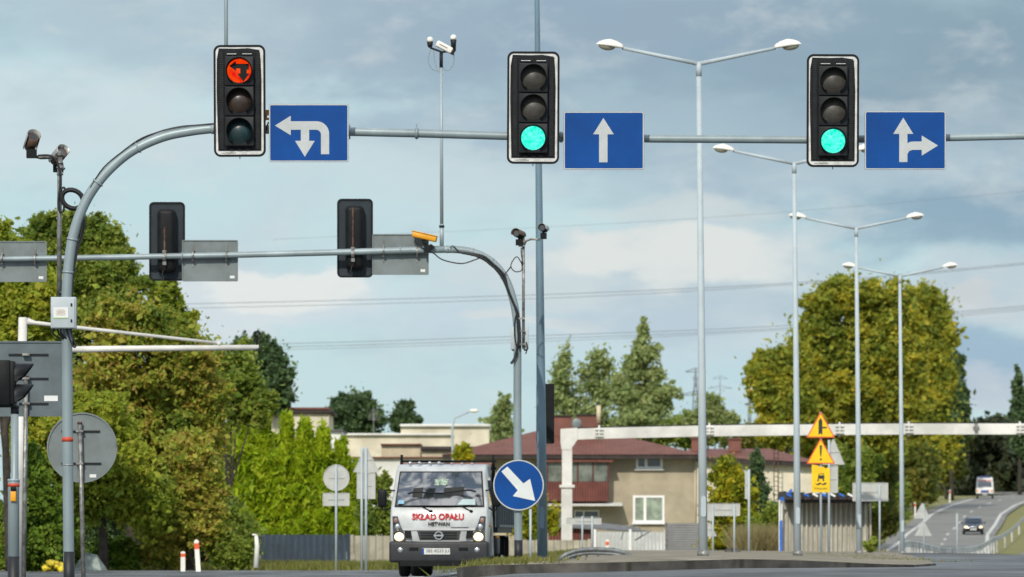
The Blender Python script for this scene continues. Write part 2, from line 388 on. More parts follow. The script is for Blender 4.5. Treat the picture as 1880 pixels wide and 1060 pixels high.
M['white2'] = mat('white_gantry_paint', (.70, .69, .66), .5, var=.16, scale=.7)
M['plaster'] = mat('beige_roughcast_plaster', (.40, .345, .25), .95, var=.13, scale=.7, bump=.3, bscale=12)
M['plaster2'] = mat('cream_plaster', (.70, .64, .51), .9, var=.16, scale=.5, bump=.2, bscale=10)
M['plasterw'] = mat('white_plaster', (.72, .72, .69), .9, var=.12, scale=.5)
M['plastert'] = mat('tan_plaster', (.55, .47, .34), .9, var=.15, scale=.5)
M['roofred'] = wavemat('red_sheet_roof', (.175, .058, .036), (.14, .047, .031), 1.6, 'X', .6)
M['roofgrey'] = mat('grey_felt_roof', (.16, .165, .17), .8, var=.2)
M['fascia'] = mat('dark_fascia', (.035, .025, .022), .7, var=.2)
M['brick'] = wavemat('chimney_brick', (.27, .085, .06), (.16, .09, .075), 4, 'Z', .9)
M['wood'] = wavemat('red_brown_boards', (.20, .055, .04), (.07, .02, .016), 2.4, 'X', .7)
M['winframe'] = mat('white_window_frame', (.80, .80, .78), .4, var=.03)
M['pane'] = mat('dark_window_glass', (.05, .065, .07), .08, spec=.9, var=.2, scale=.8)
M['blind'] = mat('curtained_glass', (.30, .36, .28), .35, spec=.6, var=.25, scale=2)
M['corr'] = wavemat('corrugated_white_sheet', (.58, .60, .58), (.42, .44, .43), 2.0, 'X', .6)
M['corrg'] = wavemat('grey_ribbed_cladding', (.24, .245, .25), (.165, .17, .175), 3.2, 'Z', .6)
M['fence'] = wavemat('concrete_panel_fence', (.42, .39, .31), (.22, .21, .17), 1.3, 'X', .9, lo=.02, hi=.15)
M['fenceb'] = wavemat('blue_grey_sheet_fence', (.032, .056, .088), (.020, .034, .052), 1.5, 'X', .6, var=.3)  # sheet colours darkened to stand in for shade under the thujas
M['mesh'] = wavemat('woven_grey_screen', (.52, .495, .42), (.34, .32, .27), 2.0, 'X', .8, dist=1.0)
M['bluep'] = mat('bright_blue_paint', (.02, .14, .60), .45)
M['bark'] = mat('bark', (.050, .040, .030), .95, var=.35, scale=4, bump=.6, bscale=15)
M['barkw'] = mat('birch_bark', (.5, .48, .43), .9, var=.5, scale=6, c2=(.1, .09, .08))
M['truckw'] = mat('truck_white_paint', (.49, .52, .535), .36, var=.16, scale=1.8, coat=.6)
M['truckgrey'] = mat('truck_silver_trim', (.45, .46, .47), .35, .4, var=.1)
M['bumper'] = mat('dark_grey_bumper', (.020, .022, .027), .55, var=.2, scale=5)
M['tyre'] = mat('tyre_rubber', (.012, .012, .013), .85, var=.2)
M['glass'] = mat('windscreen_glass', (.020, .028, .030), .045, spec=1.0, var=.2, scale=1, coat=1.0); M['glass'].node_tree.nodes['Principled BSDF'].inputs['IOR'].default_value = 1.9; M['glass'].node_tree.nodes['Principled BSDF'].inputs['Coat IOR'].default_value = 2.0
M['panel_dark'] = mat('matt_near_black', (.012, .013, .014), .7)
M['redl'] = mat('red_lettering', (.55, .02, .03), .5, var=.05)
M['blkl'] = mat('black_lettering', (.02, .02, .022), .5, var=.05)
M['plate'] = mat('number_plate', (.62, .64, .62), .45, var=.05)
M['chrome'] = mat('chrome', (.62, .63, .65), .18, .9, var=.05)
M['hlglass'] = mat('headlight_glass', (.075, .085, .095), .15, .3, spec=.9, var=.5, scale=9)
M['navy'] = mat('dark_blue_car_paint', (.010, .014, .026), .25, .2, coat=.8, var=.1)
M['ambo'] = mat('ambulance_white', (.75, .74, .70), .35, coat=.4, var=.05)
M['ambr'] = mat('ambulance_red_stripe', (.55, .05, .03), .4)
M['ambb'] = mat('ambulance_blue', (.03, .06, .25), .4)
M['yellow'] = mat('yellow_sign_sheeting', (.88, .56, .004), .4, var=.08, scale=2)
M['redsign'] = mat('red_sign_border', (.70, .10, .03), .4, var=.05)
M['wire'] = mat('power_wire', (.18, .21, .24), .6, var=0)
M['bag'] = mat('yellow_wrapping', (.75, .62, .02), .4, var=.3, scale=8, c2=(.25, .17, .01), bump=.6)
M['tarp'] = mat('grey_green_sheet', (.25, .30, .27), .6, var=.3, scale=3)
M['orange'] = mat('orange_indicator', (.7, .25, .01), .3, var=0)

LF = {}
LF['yg'] = leafmat('yellow_green_leaves', [(0.143, 0.209, 0.024), (0.275, 0.352, 0.033), (0.418, 0.462, 0.050), (0.528, 0.495, 0.055)], .8)
LF['gr'] = leafmat('mid_green_leaves', [(0.095, 0.157, 0.029), (0.190, 0.269, 0.040), (0.302, 0.370, 0.056), (0.426, 0.448, 0.078)], .7, seedv=3)
LF['or'] = leafmat('rusting_autumn_leaves', [(0.113, 0.181, 0.028), (0.245, 0.318, 0.040), (0.378, 0.420, 0.057), (0.510, 0.464, 0.080), (0.531, 0.352, 0.091), (0.367, 0.454, 0.057)], .75, seedv=8)
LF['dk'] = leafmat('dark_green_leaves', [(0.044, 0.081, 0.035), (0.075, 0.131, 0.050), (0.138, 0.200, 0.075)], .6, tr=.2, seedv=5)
LF['th'] = leafmat('bright_thuja_sprays', [(0.139, 0.235, 0.011), (0.298, 0.422, 0.015), (0.454, 0.563, 0.027), (0.524, 0.582, 0.028)], 1.3, seedv=2)
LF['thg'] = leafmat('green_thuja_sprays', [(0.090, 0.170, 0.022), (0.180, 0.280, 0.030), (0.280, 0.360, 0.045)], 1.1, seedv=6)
LF['pp'] = leafmat('yellowing_poplar_leaves', [(0.163, 0.220, 0.037), (0.314, 0.354, 0.044), (0.452, 0.451, 0.055), (0.603, 0.512, 0.055), (0.800, 0.586, 0.037)], .55, seedv=11, stops=[.30, .44, .56, .66, .78])
LF['bi'] = leafmat('pale_birch_leaves', [(0.231, 0.308, 0.119), (0.347, 0.418, 0.159), (0.481, 0.517, 0.219)], .8, seedv=4)
LF['fo'] = leafmat('dark_forest_leaves', [(0.022, 0.034, 0.018), (0.045, 0.060, 0.026), (0.090, 0.095, 0.035)], .12, tr=.15, seedv=9)  # very dark green leaf colours for the hilltop wood
LF['fo2'] = leafmat('olive_wood_leaves', [(0.070, 0.110, 0.025), (0.160, 0.190, 0.034), (0.280, 0.270, 0.050), (0.400, 0.300, 0.050)], .2, seedv=12)
LF['bu'] = leafmat('golden_bush_leaves', [(0.105, 0.164, 0.015), (0.284, 0.329, 0.018), (0.538, 0.493, 0.030), (0.628, 0.493, 0.030)], 1.1, seedv=1)
LF['gs'] = leafmat('dry_and_green_grass', [(0.110, 0.143, 0.028), (0.209, 0.209, 0.050), (0.330, 0.297, 0.110)], .5, seedv=3)
LF['reed'] = leafmat('dry_reed', [(.25, .22, .10), (.40, .34, .17)], .5)

# ------------------------------------------------------------ setting: ground, roads, island
def sheet(name, mtl, fn, nu, nv, kind='structure'):
    vs = []; 
    for j in range(nv+1):
        for i in range(nu+1): vs.append(fn(i/nu, j/nv))
    mb = MB(); mb.add(vs, [(j*(nu+1)+i, j*(nu+1)+i+1, (j+1)*(nu+1)+i+1, (j+1)*(nu+1)+i) for j in range(nv) for i in range(nu)], 0, True)
    o = mb.build(name, mtl, recalc=False); return tag(o, kind=kind)
xs = list(np.linspace(-3000, -70, 12)) + list(np.arange(-60, 130, 2.0)) + list(np.linspace(140, 3000, 12))
ys = [-400, -100] + list(np.arange(0, 200, 3.0)) + list(np.arange(200, 860, 6.0)) + [900, 1000, 1300, 2000, 3500, 5500]
mb = MB(); nx = len(xs)
mb.add([(x, y, G(x, y) - (.05 if y < 380 else .12)) for y in ys for x in xs], [(j*nx+i, j*nx+i+1, (j+1)*nx+i+1, (j+1)*nx+i) for j in range(len(ys)-1) for i in range(nx-1)], 0, True)
tag(mb.build('ground', M['grassg'], recalc=False), kind='structure')

def farline(x):      # far edge of the junction asphalt
    return 158 if x < -3 else min(212, 158 + (x+3)*12)
mb = MB(); X = np.arange(-80, 70.1, 2.0); rows = 80
vs = [(x, -20 + (farline(x)+20)*j/rows, 0) for j in range(rows+1) for x in X]; vs = [(x, y, G(x, y)-.012) for x, y, _ in vs]
n = len(X); mb.add(vs, [(j*n+i, j*n+i+1, (j+1)*n+i+1, (j+1)*n+i) for j in range(rows) for i in range(n-1)], 0, True)
tag(mb.build('road', M['asphalt'], recalc=False), kind='structure')

CLH = [(190, 13.2), (250, 17.0), (300, 20.3), (350, 25.0), (400, 29.7), (440, 33.2), (477, 36.3), (520, 40.6), (560, 44.5), (610, 50.3), (656, 56.4), (700, 63.5), (740, 71), (800, 86)]
def clx(y): return float(np.interp(y, [a for a, b in CLH], [b for a, b in CLH]))
def strip(name, m, x0f, x1f, y0, y1, n=60, h=.0, nu=4, build=True):
    def fn(u, v):
        y = y0 + (y1-y0)*v; a = x0f(y); b = x1f(y); x = a+(b-a)*u; return (x, y, G(x, y)+h)
    return sheet(name, m, fn, nu, n)
strip('hill_road', M['asphalt2'], lambda y: clx(y)-4.6, lambda y: clx(y)+4.0, 190, 800, 110, .004, 6)
strip('opposite_carriageway', M['asphalt2'], lambda y: clx(y)+5.6+(y-300)*.006, lambda y: clx(y)+14+(y-300)*.006, 296, 800, 90, .0, 6)
strip('edge_line', M['paint'], lambda y: clx(y)-3.55, lambda y: clx(y)-3.25, 300, 790, 90, .012, 1)
strip('edge_line', M['paint'], lambda y: clx(y)+3.2, lambda y: clx(y)+3.5, 300, 790, 90, .012, 1)
strip('edge_line', M['paint'], lambda y: clx(y)+6.0+(y-300)*.006, lambda y: clx(y)+6.3+(y-300)*.006, 300, 790, 90, .012, 1)
mb = MB()
for y in range(330, 760, 24):
    q = []
    for yy in (y, y+4, y+8): q += [(clx(yy)-.1, yy, G(clx(yy), yy)+.012), (clx(yy)+.1, yy, G(clx(yy), yy)+.012)]
    mb.add(q, [(0, 1, 3, 2), (2, 3, 5, 4)])
tag(mb.build('lane_dashes', M['paint'], recalc=False), kind='structure')
# painted lines on the junction
def yline(name, y0, x0, x1, w):
    sheet(name, M['paint'], lambda u, v: (x0+(x1-x0)*u, y0+w*v+(x0+(x1-x0)*u)*.12, G(x0+(x1-x0)*u, y0+w*v)-.004), 24, 1)
yline('verge_line', 150.5, -16, -2.5, .5)
mb = MB()
for k in range(7):
    x = -7.6 + k*1.05
    mb.add([(x, 119, G(x, 119)-.004), (x+.5, 119, G(x+.5, 119)-.004), (x+.5, 122, G(x+.5, 122)-.004), (x, 122, G(x, 122)-.004)], [(0, 1, 2, 3)])
tag(mb.build('zebra_crossing', M['paint'], recalc=False), kind='structure')

isl = [(-.95, 98.5), (-.75, 97.6), (-.3, 97.2), (2, 98), (5, 100.5), (7.3, 104), (8.3, 112), (9.5, 130), (12.2, 180), (15.2, 230), (18.5, 298), (3.9, 299), (2.6, 200), (2.0, 160), (1.1, 125), (.55, 114), (.1, 109.5), (-.45, 106.2), (-.95, 102)]
def itop(x, y): return G(x, y) + (.10 * (1 - sm(108, 150, y)) + .035) * (1 - .85 * sm(4.0, 7.6, x)) + .01
mb = MB(); n = len(isl)
C0 = (.8, 101)
# kerb faces
for i in range(n):
    a = isl[i]; b = isl[(i+1) % n]
    for k in range(6):
        p = [a[q]+(b[q]-a[q])*k/6 for q in (0, 1)]; r = [a[q]+(b[q]-a[q])*(k+1)/6 for q in (0, 1)]
        mb.add([(p[0], p[1], G(*p)-.06), (r[0], r[1], G(*r)-.06), (r[0], r[1], itop(*r)), (p[0], p[1], itop(*p))], [(0, 1, 2, 3)])
tag(mb.build('kerb', M['kerb'], recalc=False), kind='structure')
def iedge(y, side):
    xs_ = []
    for i in range(n):
        a = isl[i]; b = isl[(i+1) % n]
        if (a[1]-y)*(b[1]-y) <= 0 and a[1] != b[1]: xs_.append(a[0]+(b[0]-a[0])*(y-a[1])/(b[1]-a[1]))
    return (min(xs_) if side < 0 else max(xs_)) if xs_ else 0
yy = [97.25, 97.4, 97.6, 97.9, 98.3, 98.6, 99.2, 100, 101, 102, 103, 104, 105.5, 106.5, 108, 109.5, 112, 114, 118, 125, 130, 140, 150, 160, 175, 190, 200, 215, 230, 250, 270, 285, 297.9]
mb = MB(); vs = []
for y in yy:
    a, b = iedge(y, -1), iedge(y, 1)
    for i in range(9): x = a+(b-a)*i/8; vs.append((x, y, itop(x, y) - .003 + (.05*math.sin(i/8*math.pi) if y > 99 else 0)))
mb.add(vs, [(j*9+i, j*9+i+1, (j+1)*9+i+1, (j+1)*9+i) for j in range(len(yy)-1) for i in range(8)], 0, True)
tag(mb.build('traffic_island', M['island'], recalc=False), kind='structure')
def IT(x, y): return itop(x, y)

# ------------------------------------------------------------ foliage
rng = np.random.default_rng(5)
def np_mesh(name, V, nper, m, parent=None):
    nf = len(V)//nper; me = bpy.data.meshes.new(name)
    me.vertices.add(len(V)); me.vertices.foreach_set('co', V.astype(np.float32).ravel())
    me.loops.add(nf*nper); me.loops.foreach_set('vertex_index', np.arange(nf*nper, dtype=np.int32))
    me.polygons.add(nf); me.polygons.foreach_set('loop_start', np.arange(0, nf*nper, nper, dtype=np.int32))
    me.polygons.foreach_set('loop_total', np.full(nf, nper, dtype=np.int32))
    me.materials.append(m); me.update(calc_edges=True)
    o = bpy.data.objects.new(name, me); COL.objects.link(o)
    if parent: o.parent = parent
    return o
def leaves(P, size, up=.5, elong=1.6, droop=0.0):
    n = len(P); nrm = rng.normal(size=(n, 3)); nrm[:, 2] += up; nrm[:, 1] -= .25; nrm /= np.linalg.norm(nrm, axis=1)[:, None]
    a = rng.normal(size=(n, 3)); a[:, 2] -= droop; a -= nrm*(a*nrm).sum(1)[:, None]; a /= np.linalg.norm(a, axis=1)[:, None]; b = np.cross(nrm, a)
    s = size*np.clip(rng.lognormal(-.05, .42, n), .35, 2.3)[:, None]
    q = np.stack([P - a*s*elong/2, P + b*s/2 - a*s*.1, P + a*s*elong/2 + nrm*s*.15, P - b*s/2 - a*s*.1], 1)
    return q.reshape(-1, 3)
def blob_points(blobs, n, csize=.22, fl=.6, hollow=.25):
    """leaf positions: each blob is broken into sprays of leaves, smaller and looser towards the ragged edge"""
    wts = np.array([b[3]*b[5] for b in blobs]); wts = wts/wts.sum(); out = []
    for b, w in zip(blobs, wts):
        k = max(6, int(n*w)); c = np.array(b[:3]); r = np.array(b[3:6]); nc = max(16, int(1.7/(csize**2)))
        d = rng.normal(size=(nc, 3)); d /= np.linalg.norm(d, axis=1)[:, None]
        ph = rng.uniform(0, 6.28, 3); fr = rng.uniform(2, 4.5, 3)
        lump = 1 + .13*(np.sin(d[:, 0]*fr[0]+ph[0]) + np.sin(d[:, 2]*fr[1]+ph[1]) + .6*np.sin(d[:, 1]*fr[2]*1.7+ph[2]))
        rad = (rng.uniform(hollow**2.2, 1, nc)**(1/2.2))*lump*rng.uniform(.85, 1.08, nc)
        far = rng.uniform(size=nc) < .14; rad[far] *= rng.uniform(1.05, 1.22, far.sum())
        cc = d*rad[:, None]; cs = csize*rng.uniform(.35, 1.3, nc)*np.where(far, .55, 1)
        ax = d*.7 + rng.normal(size=(nc, 3))*.5 + np.array([0, 0, .35]); ax /= np.linalg.norm(ax, axis=1)[:, None]
        wt = cs**2*np.where(far, .7, 1); idx = rng.choice(nc, k, p=wt/wt.sum())
        off = rng.normal(size=(k, 3))*.5; off[:, 2] *= fl; off += ax[idx]*rng.normal(size=(k, 1))*.6
        q = cc[idx] + np.clip(off, -1.6, 1.6)*cs[idx][:, None]
        nf = k//9; q[:nf] = rng.normal(size=(nf, 3))*.42
        out.append(c + q*r)
    return np.concatenate(out)
def tree(name, label, cat, basepx, D, blobs, n, size, lf, group=None, bark='bark', csize=.22, tr=.14, basez=None, depth=.8, up=.5, droop=.3, elong=1.6, fl=.6, hollow=.25, trunktop=None, limbs=6):
    n = int(n*2.6); size *= .62; csize *= .9
    bx = X_(basepx, D); bz = (G(bx, D) if basez is None else basez) - .1; loc = Vector((bx, D, bz))
    t = thing(name, label, cat, loc, 0, group); B = []
    for b in blobs:
        px, py, rx, ry = b[:4]; dd = b[4] if len(b) > 4 else random.uniform(-.6, .6)*rx*S(D)*.6
        c = W(px, py, D+dd)
        B.append((c.x, c.y, c.z, rx*S(D), max(rx, 20)*S(D)*depth, ry*S(D)))
    P = blob_points(B, n, csize, fl, hollow); P = P[P[:, 2] > bz+.05] - np.array(loc)
    np_mesh('crown', leaves(P, size, up, elong, droop), 4, lf, t)
    mb = MB(); top = max(B, key=lambda b: b[2]+b[5]*.3); c0 = Vector(top[:3])
    tp = trunktop if trunktop else c0
    pts = [loc, loc.lerp(c0, .35) + Vector((random.uniform(-.1, .1), 0, 0)), loc.lerp(c0, .7), c0 - Vector((0, 0, top[5]*.1))]
    mb.tube(smoothpath(pts, 4), [tr, tr*.12], 8)
    for b in sorted(B, key=lambda b: -b[3]*b[5])[:limbs]:
        c = Vector(b[:3]); h = loc.lerp(c0, random.uniform(.25, .6))
        mid = h.lerp(c, .5) + Vector((0, 0, -.12*(c-h).length*.3))
        mb.tube(smoothpath([h, mid, c], 3), [tr*.5, tr*.06], 6)
        for k in range(4):
            e = c + Vector((random.uniform(-1, 1)*b[3], random.uniform(-1, 1)*b[4], random.uniform(-.5, .6)*b[5]))*.6
            mb.tube([c.lerp(h, .3), c.lerp(e, .5)+Vector((0, 0, .05)), e], [tr*.2, tr*.04], 5)
    mb.build('trunk', M[bark], t, off=loc)
    return t
def columnblobs(px, top, bottom, wmax, k=7, prof='cone'):
    out = []
    for i in range(k):
        u = (i+.5)/k; y = top+(bottom-top)*u
        w = wmax*(min(1, .25+u*1.6) if prof == 'cone' else (.45+.9*math.sin(math.pi*min(.95, u*.8+.15)))*.75)
        out.append((px+random.uniform(-.06, .06)*wmax, y, w*.5, (bottom-top)/k*.95))
    return out
# left-hand wall of trees
tree('leafy_tree', 'yellow-green leafy tree at the far left edge, above the grey sign backs', 'tree', 20, 150, [(0, 450, 50, 45), (30, 480, 40, 40), (-20, 540, 70, 70), (60, 560, 55, 60), (10, 640, 80, 60)], 26000, .13, LF['yg'], csize=.25)
tree('leafy_tree', 'tall green tree behind the arched mast, its top over the crossing arm', 'tree', 150, 172, [(80, 432, 42, 34), (130, 425, 50, 38), (180, 440, 50, 45), (215, 480, 35, 40), (110, 490, 65, 55), (185, 520, 70, 60), (150, 590, 95, 60), (200, 570, 60, 50)], 42000, .14, LF['gr'], csize=.2, tr=.2)
tree('leafy_tree', 'slender light green treetop right of the tall tree with gaps of sky', 'tree', 300, 174, [(298, 560, 34, 40), (335, 600, 32, 34), (275, 590, 45, 40), (318, 545, 16, 34), (360, 640, 26, 30)], 8000, .13, LF['yg'], csize=.26, tr=.05, limbs=2)
tree('leafy_tree', 'big rust-tinged tree in autumn colour right of the arched mast', 'tree', 250, 166, [(230, 600, 75, 60), (300, 620, 70, 50), (345, 660, 60, 55), (210, 690, 90, 70), (300, 720, 85, 70), (370, 740, 60, 65), (370, 800, 50, 60), (230, 800, 95, 80), (310, 830, 80, 80), (285, 615, 60, 40)], 70000, .13, LF['or'], csize=.17, tr=.22)
tree('leafy_tree', 'broad yellow-green tree low behind the round sign back', 'tree', 190, 158, [(170, 770, 70, 50), (110, 820, 75, 70), (220, 860, 70, 70), (150, 900, 90, 70), (260, 930, 60, 55), (60, 800, 60, 60)], 42000, .13, LF['yg'], csize=.18, tr=.15)
tree('leafy_tree', 'rusty green lower tree between the round sign back and the thujas', 'tree', 350, 160, [(350, 850, 55, 60), (330, 920, 60, 60), (378, 905, 42, 55), (300, 960, 55, 45), (375, 970, 45, 40)], 30000, .12, LF['or'], csize=.2, tr=.12)
tree('conifer', 'green feathery conifer behind the pedestrian signal pole', 'tree', 60, 152, columnblobs(60, 830, 1050, 120, 6), 20000, .12, LF['thg'], csize=.2, droop=.8)
tree('leafy_tree', 'green tree between the tall dark conifer and the rust-tinged tree', 'tree', 430, 184, [(440, 690, 40, 50), (425, 740, 40, 50), (470, 740, 35, 45), (400, 680, 30, 40)], 12000, .14, LF['gr'], csize=.22, tr=.12)
for (px, py, rx, ry, lf, lb) in [(20, 1010, 40, 40, 'gr', 'dark green bush at the foot of the pedestrian signal pole'), (215, 1020, 45, 30, 'thg', 'low green bush right of the round sign back'), (110, 1010, 40, 30, 'gr', 'small leafy bush beside the yellow wrapping'),
                             (300, 1015, 50, 28, 'or', 'reddish green bush left of the first marker post'), (425, 1010, 45, 36, 'gr', 'green bush between the two marker posts')]:
    tree('bush', lb, 'bush', px, 160, [(px-rx*.4, py, rx*.6, ry), (px+rx*.4, py+6, rx*.6, ry*.8), (px, py-10, rx*.5, ry*.7)], 9000, .10, LF[lf], csize=.3, tr=.05, limbs=3)
# thujas
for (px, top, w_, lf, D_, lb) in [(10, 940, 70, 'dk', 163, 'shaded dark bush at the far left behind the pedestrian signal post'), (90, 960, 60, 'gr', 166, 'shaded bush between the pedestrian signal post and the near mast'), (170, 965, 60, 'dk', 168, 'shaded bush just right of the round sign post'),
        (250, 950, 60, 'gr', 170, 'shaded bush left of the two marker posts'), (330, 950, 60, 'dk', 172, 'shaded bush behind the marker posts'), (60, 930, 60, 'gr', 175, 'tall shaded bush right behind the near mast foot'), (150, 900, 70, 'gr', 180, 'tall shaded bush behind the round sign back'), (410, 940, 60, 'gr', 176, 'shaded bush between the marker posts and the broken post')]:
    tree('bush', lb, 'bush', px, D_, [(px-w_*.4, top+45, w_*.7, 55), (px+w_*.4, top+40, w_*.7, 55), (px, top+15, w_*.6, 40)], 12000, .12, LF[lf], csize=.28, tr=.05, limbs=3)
TH = [(418, 800, 75), (452, 772, 78), (488, 764, 80), (524, 776, 76), (556, 784, 70), (588, 796, 66), (618, 822, 58), (642, 860, 44)]
ths = ['leftmost bright thuja, next to the rusty green tree', 'second bright thuja from the left, below the far dark tree', 'tallest bright thuja in the row, third from the left', 'fourth bright thuja from the left in the row',
       'fifth bright thuja from the left, above the blue-grey fence', 'sixth bright thuja from the left in the row', 'bright thuja just behind the round pale sign back', 'lowest bright thuja at the right end of the row']
for (px, top, wd_), lb in zip(TH, ths):
    tree('thuja', lb, 'thuja', px, 205, columnblobs(px + (px-530)*.10, top-4, 1000, wd_*.80, 8, 'cone'), 16000, .125, LF['th'], group='thujas in a row behind the fence', csize=.24, droop=-1.6, tr=.08, elong=3.4, up=-.1, fl=1.5, limbs=3, depth=.9)
tree('bush', 'green bush under the triangular sign back beside the truck', 'bush', 690, 200, [(680, 950, 28, 40), (700, 900, 18, 30), (715, 960, 22, 40)], 7000, .12, LF['gr'], csize=.3, tr=.05)
tree('bush', 'yellow-green bush behind the truck bed and mast pole', 'bush', 975, 240, [(960, 940, 30, 50), (985, 960, 25, 45), (1015, 955, 14, 30)], 8000, .14, LF['bu'], csize=.3, tr=.06)
# trees further behind
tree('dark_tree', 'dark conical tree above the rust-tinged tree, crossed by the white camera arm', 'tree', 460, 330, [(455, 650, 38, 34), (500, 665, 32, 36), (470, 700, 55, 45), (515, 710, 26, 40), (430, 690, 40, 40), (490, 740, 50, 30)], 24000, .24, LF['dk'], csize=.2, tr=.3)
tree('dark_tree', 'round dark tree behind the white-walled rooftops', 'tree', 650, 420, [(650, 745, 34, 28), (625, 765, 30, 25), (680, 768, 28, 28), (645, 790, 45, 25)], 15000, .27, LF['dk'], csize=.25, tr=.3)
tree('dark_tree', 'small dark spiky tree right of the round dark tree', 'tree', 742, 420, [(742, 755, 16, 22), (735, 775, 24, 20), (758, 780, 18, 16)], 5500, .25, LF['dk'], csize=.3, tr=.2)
for px, top, wdt, lb, nl in [(925, 733, 58, 'pale birch behind the far mast pole, lowest of the birches', 4500), (1035, 643, 74, 'slender pale birch just right of the steel lamp pole', 5200), (1098, 648, 98, 'middle pale birch behind the brick chimneys', 7500)]:
    tree('birch', lb, 'tree', px, 380, columnblobs(px, top, 830, wdt, 6, 'cone'), int(nl*.46), .25, LF['bi'], group='birches behind the beige house', bark='barkw', csize=.5, tr=.10, droop=1.2, hollow=.05)
tree('birch', 'tallest green poplar-like tree behind the house with a pointed top', 'tree', 1180, 370, [(1182, 608, 8, 22), (1177, 634, 17, 22), (1186, 660, 26, 22), (1160, 676, 22, 26), (1196, 692, 30, 26), (1146, 722, 28, 34), (1208, 728, 28, 34), (1172, 740, 36, 30), (1180, 768, 52, 30)], 7600, .25, LF['bi'], csize=.44, tr=.16, droop=.8, up=.6)
tree('leafy_tree', 'small round green tree behind the second red roof', 'tree', 1300, 420, [(1300, 745, 24, 24), (1280, 770, 34, 20), (1320, 770, 30, 20)], 7000, .27, LF['bi'], csize=.3, tr=.16)
# big right-hand trees
tree('leafy_tree', 'huge yellowing tree behind the second and third lamp posts', 'tree', 1545, 395, [(1560, 545, 60, 40), (1510, 560, 38, 42), (1490, 620, 42, 50), (1600, 560, 60, 40), (1540, 640, 75, 65), (1480, 700, 55, 60), (1560, 740, 90, 75), (1640, 560, 45, 45), (1620, 640, 70, 70), (1500, 800, 60, 60), (1600, 800, 70, 60), (1640, 720, 60, 60)], 80000, .26, LF['pp'], csize=.16, tr=.5)
tree('leafy_tree', 'right half of the great tree mass, yellow-green behind the fourth lamp post', 'tree', 1688, 585, [(1700, 560, 45, 42), (1730, 610, 32, 50), (1690, 640, 55, 60), (1720, 700, 42, 60), (1660, 580, 45, 42), (1690, 760, 65, 60), (1670, 850, 60, 60), (1720, 820, 42, 45)], 50000, .38, LF['pp'], csize=.17, tr=.45)
tree('leafy_tree', 'lower yellow-green tree left of the great tree mass', 'tree', 1430, 385, [(1430, 670, 40, 42), (1410, 720, 42, 45), (1450, 740, 40, 50), (1400, 680, 28, 34), (1460, 660, 30, 40), (1425, 790, 40, 40)], 22000, .25, LF['pp'], csize=.22, tr=.2)
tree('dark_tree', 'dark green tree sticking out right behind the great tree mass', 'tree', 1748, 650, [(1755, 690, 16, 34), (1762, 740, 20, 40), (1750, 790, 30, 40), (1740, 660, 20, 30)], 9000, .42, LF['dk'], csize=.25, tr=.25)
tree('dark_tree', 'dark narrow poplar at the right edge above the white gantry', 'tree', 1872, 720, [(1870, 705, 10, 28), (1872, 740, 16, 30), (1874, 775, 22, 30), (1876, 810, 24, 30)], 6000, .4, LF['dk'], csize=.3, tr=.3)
for i, (px, py, rx, ry, D, nl, lf, lb) in enumerate([
    (1595, 900, 60, 80, 405, 20000, 'fo2', 'olive green tree behind the blue-edged shed'),
    (1680, 870, 48, 60, 565, 20000, 'fo2', 'rust-tinged dense tree left of the hill road marker posts'),
    (1738, 835, 40, 52, 660, 14000, 'fo2', 'olive green roadside tree beside the start of the hill wood'),
    (1608, 950, 42, 42, 425, 15000, 'fo2', 'low spreading green tree behind the blank sign back by the hill road'),
    (1500, 960, 60, 50, 318, 14000, 'gr', 'low green tree behind the blue-edged shed and the second lamp post'), (1640, 925, 32, 45, 505, 9000, 'gr', 'low bushy tree between the fourth lamp post and the hill road'),
    (1560, 880, 55, 70, 380, 16000, 'gr', 'green tree behind the yellow temporary signs')]):
    tree('leafy_tree', lb, 'tree', px, D, [(px, py, rx*.8, ry*.7), (px-rx*.4, py-ry*.5, rx*.5, ry*.45), (px+rx*.4, py-ry*.4, rx*.5, ry*.5), (px, py+ry*.5, rx*.8, ry*.5)], nl, .2*D/300, LF[lf], csize=.22, tr=.2)
# the dark wood on the hilltop reads as one mass
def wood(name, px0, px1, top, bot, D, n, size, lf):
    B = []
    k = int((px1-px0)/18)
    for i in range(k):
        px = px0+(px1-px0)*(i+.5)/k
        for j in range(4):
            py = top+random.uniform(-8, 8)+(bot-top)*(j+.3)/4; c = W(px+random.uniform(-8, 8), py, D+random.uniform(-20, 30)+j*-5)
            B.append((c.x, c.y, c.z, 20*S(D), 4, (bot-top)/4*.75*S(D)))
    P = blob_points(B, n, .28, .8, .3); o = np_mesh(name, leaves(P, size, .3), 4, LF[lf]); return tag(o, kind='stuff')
w1 = wood('woodland', 1735, 1990, 792, 926, 800, 75000, .5, 'fo'); tag(w1, 'dark wood at the top of the hill road', 'woodland')
w2 = wood('woodland', 1700, 2080, 790, 925, 880, 30000, .6, 'fo'); tag(w2, 'dark wood further back behind the ambulance', 'woodland')
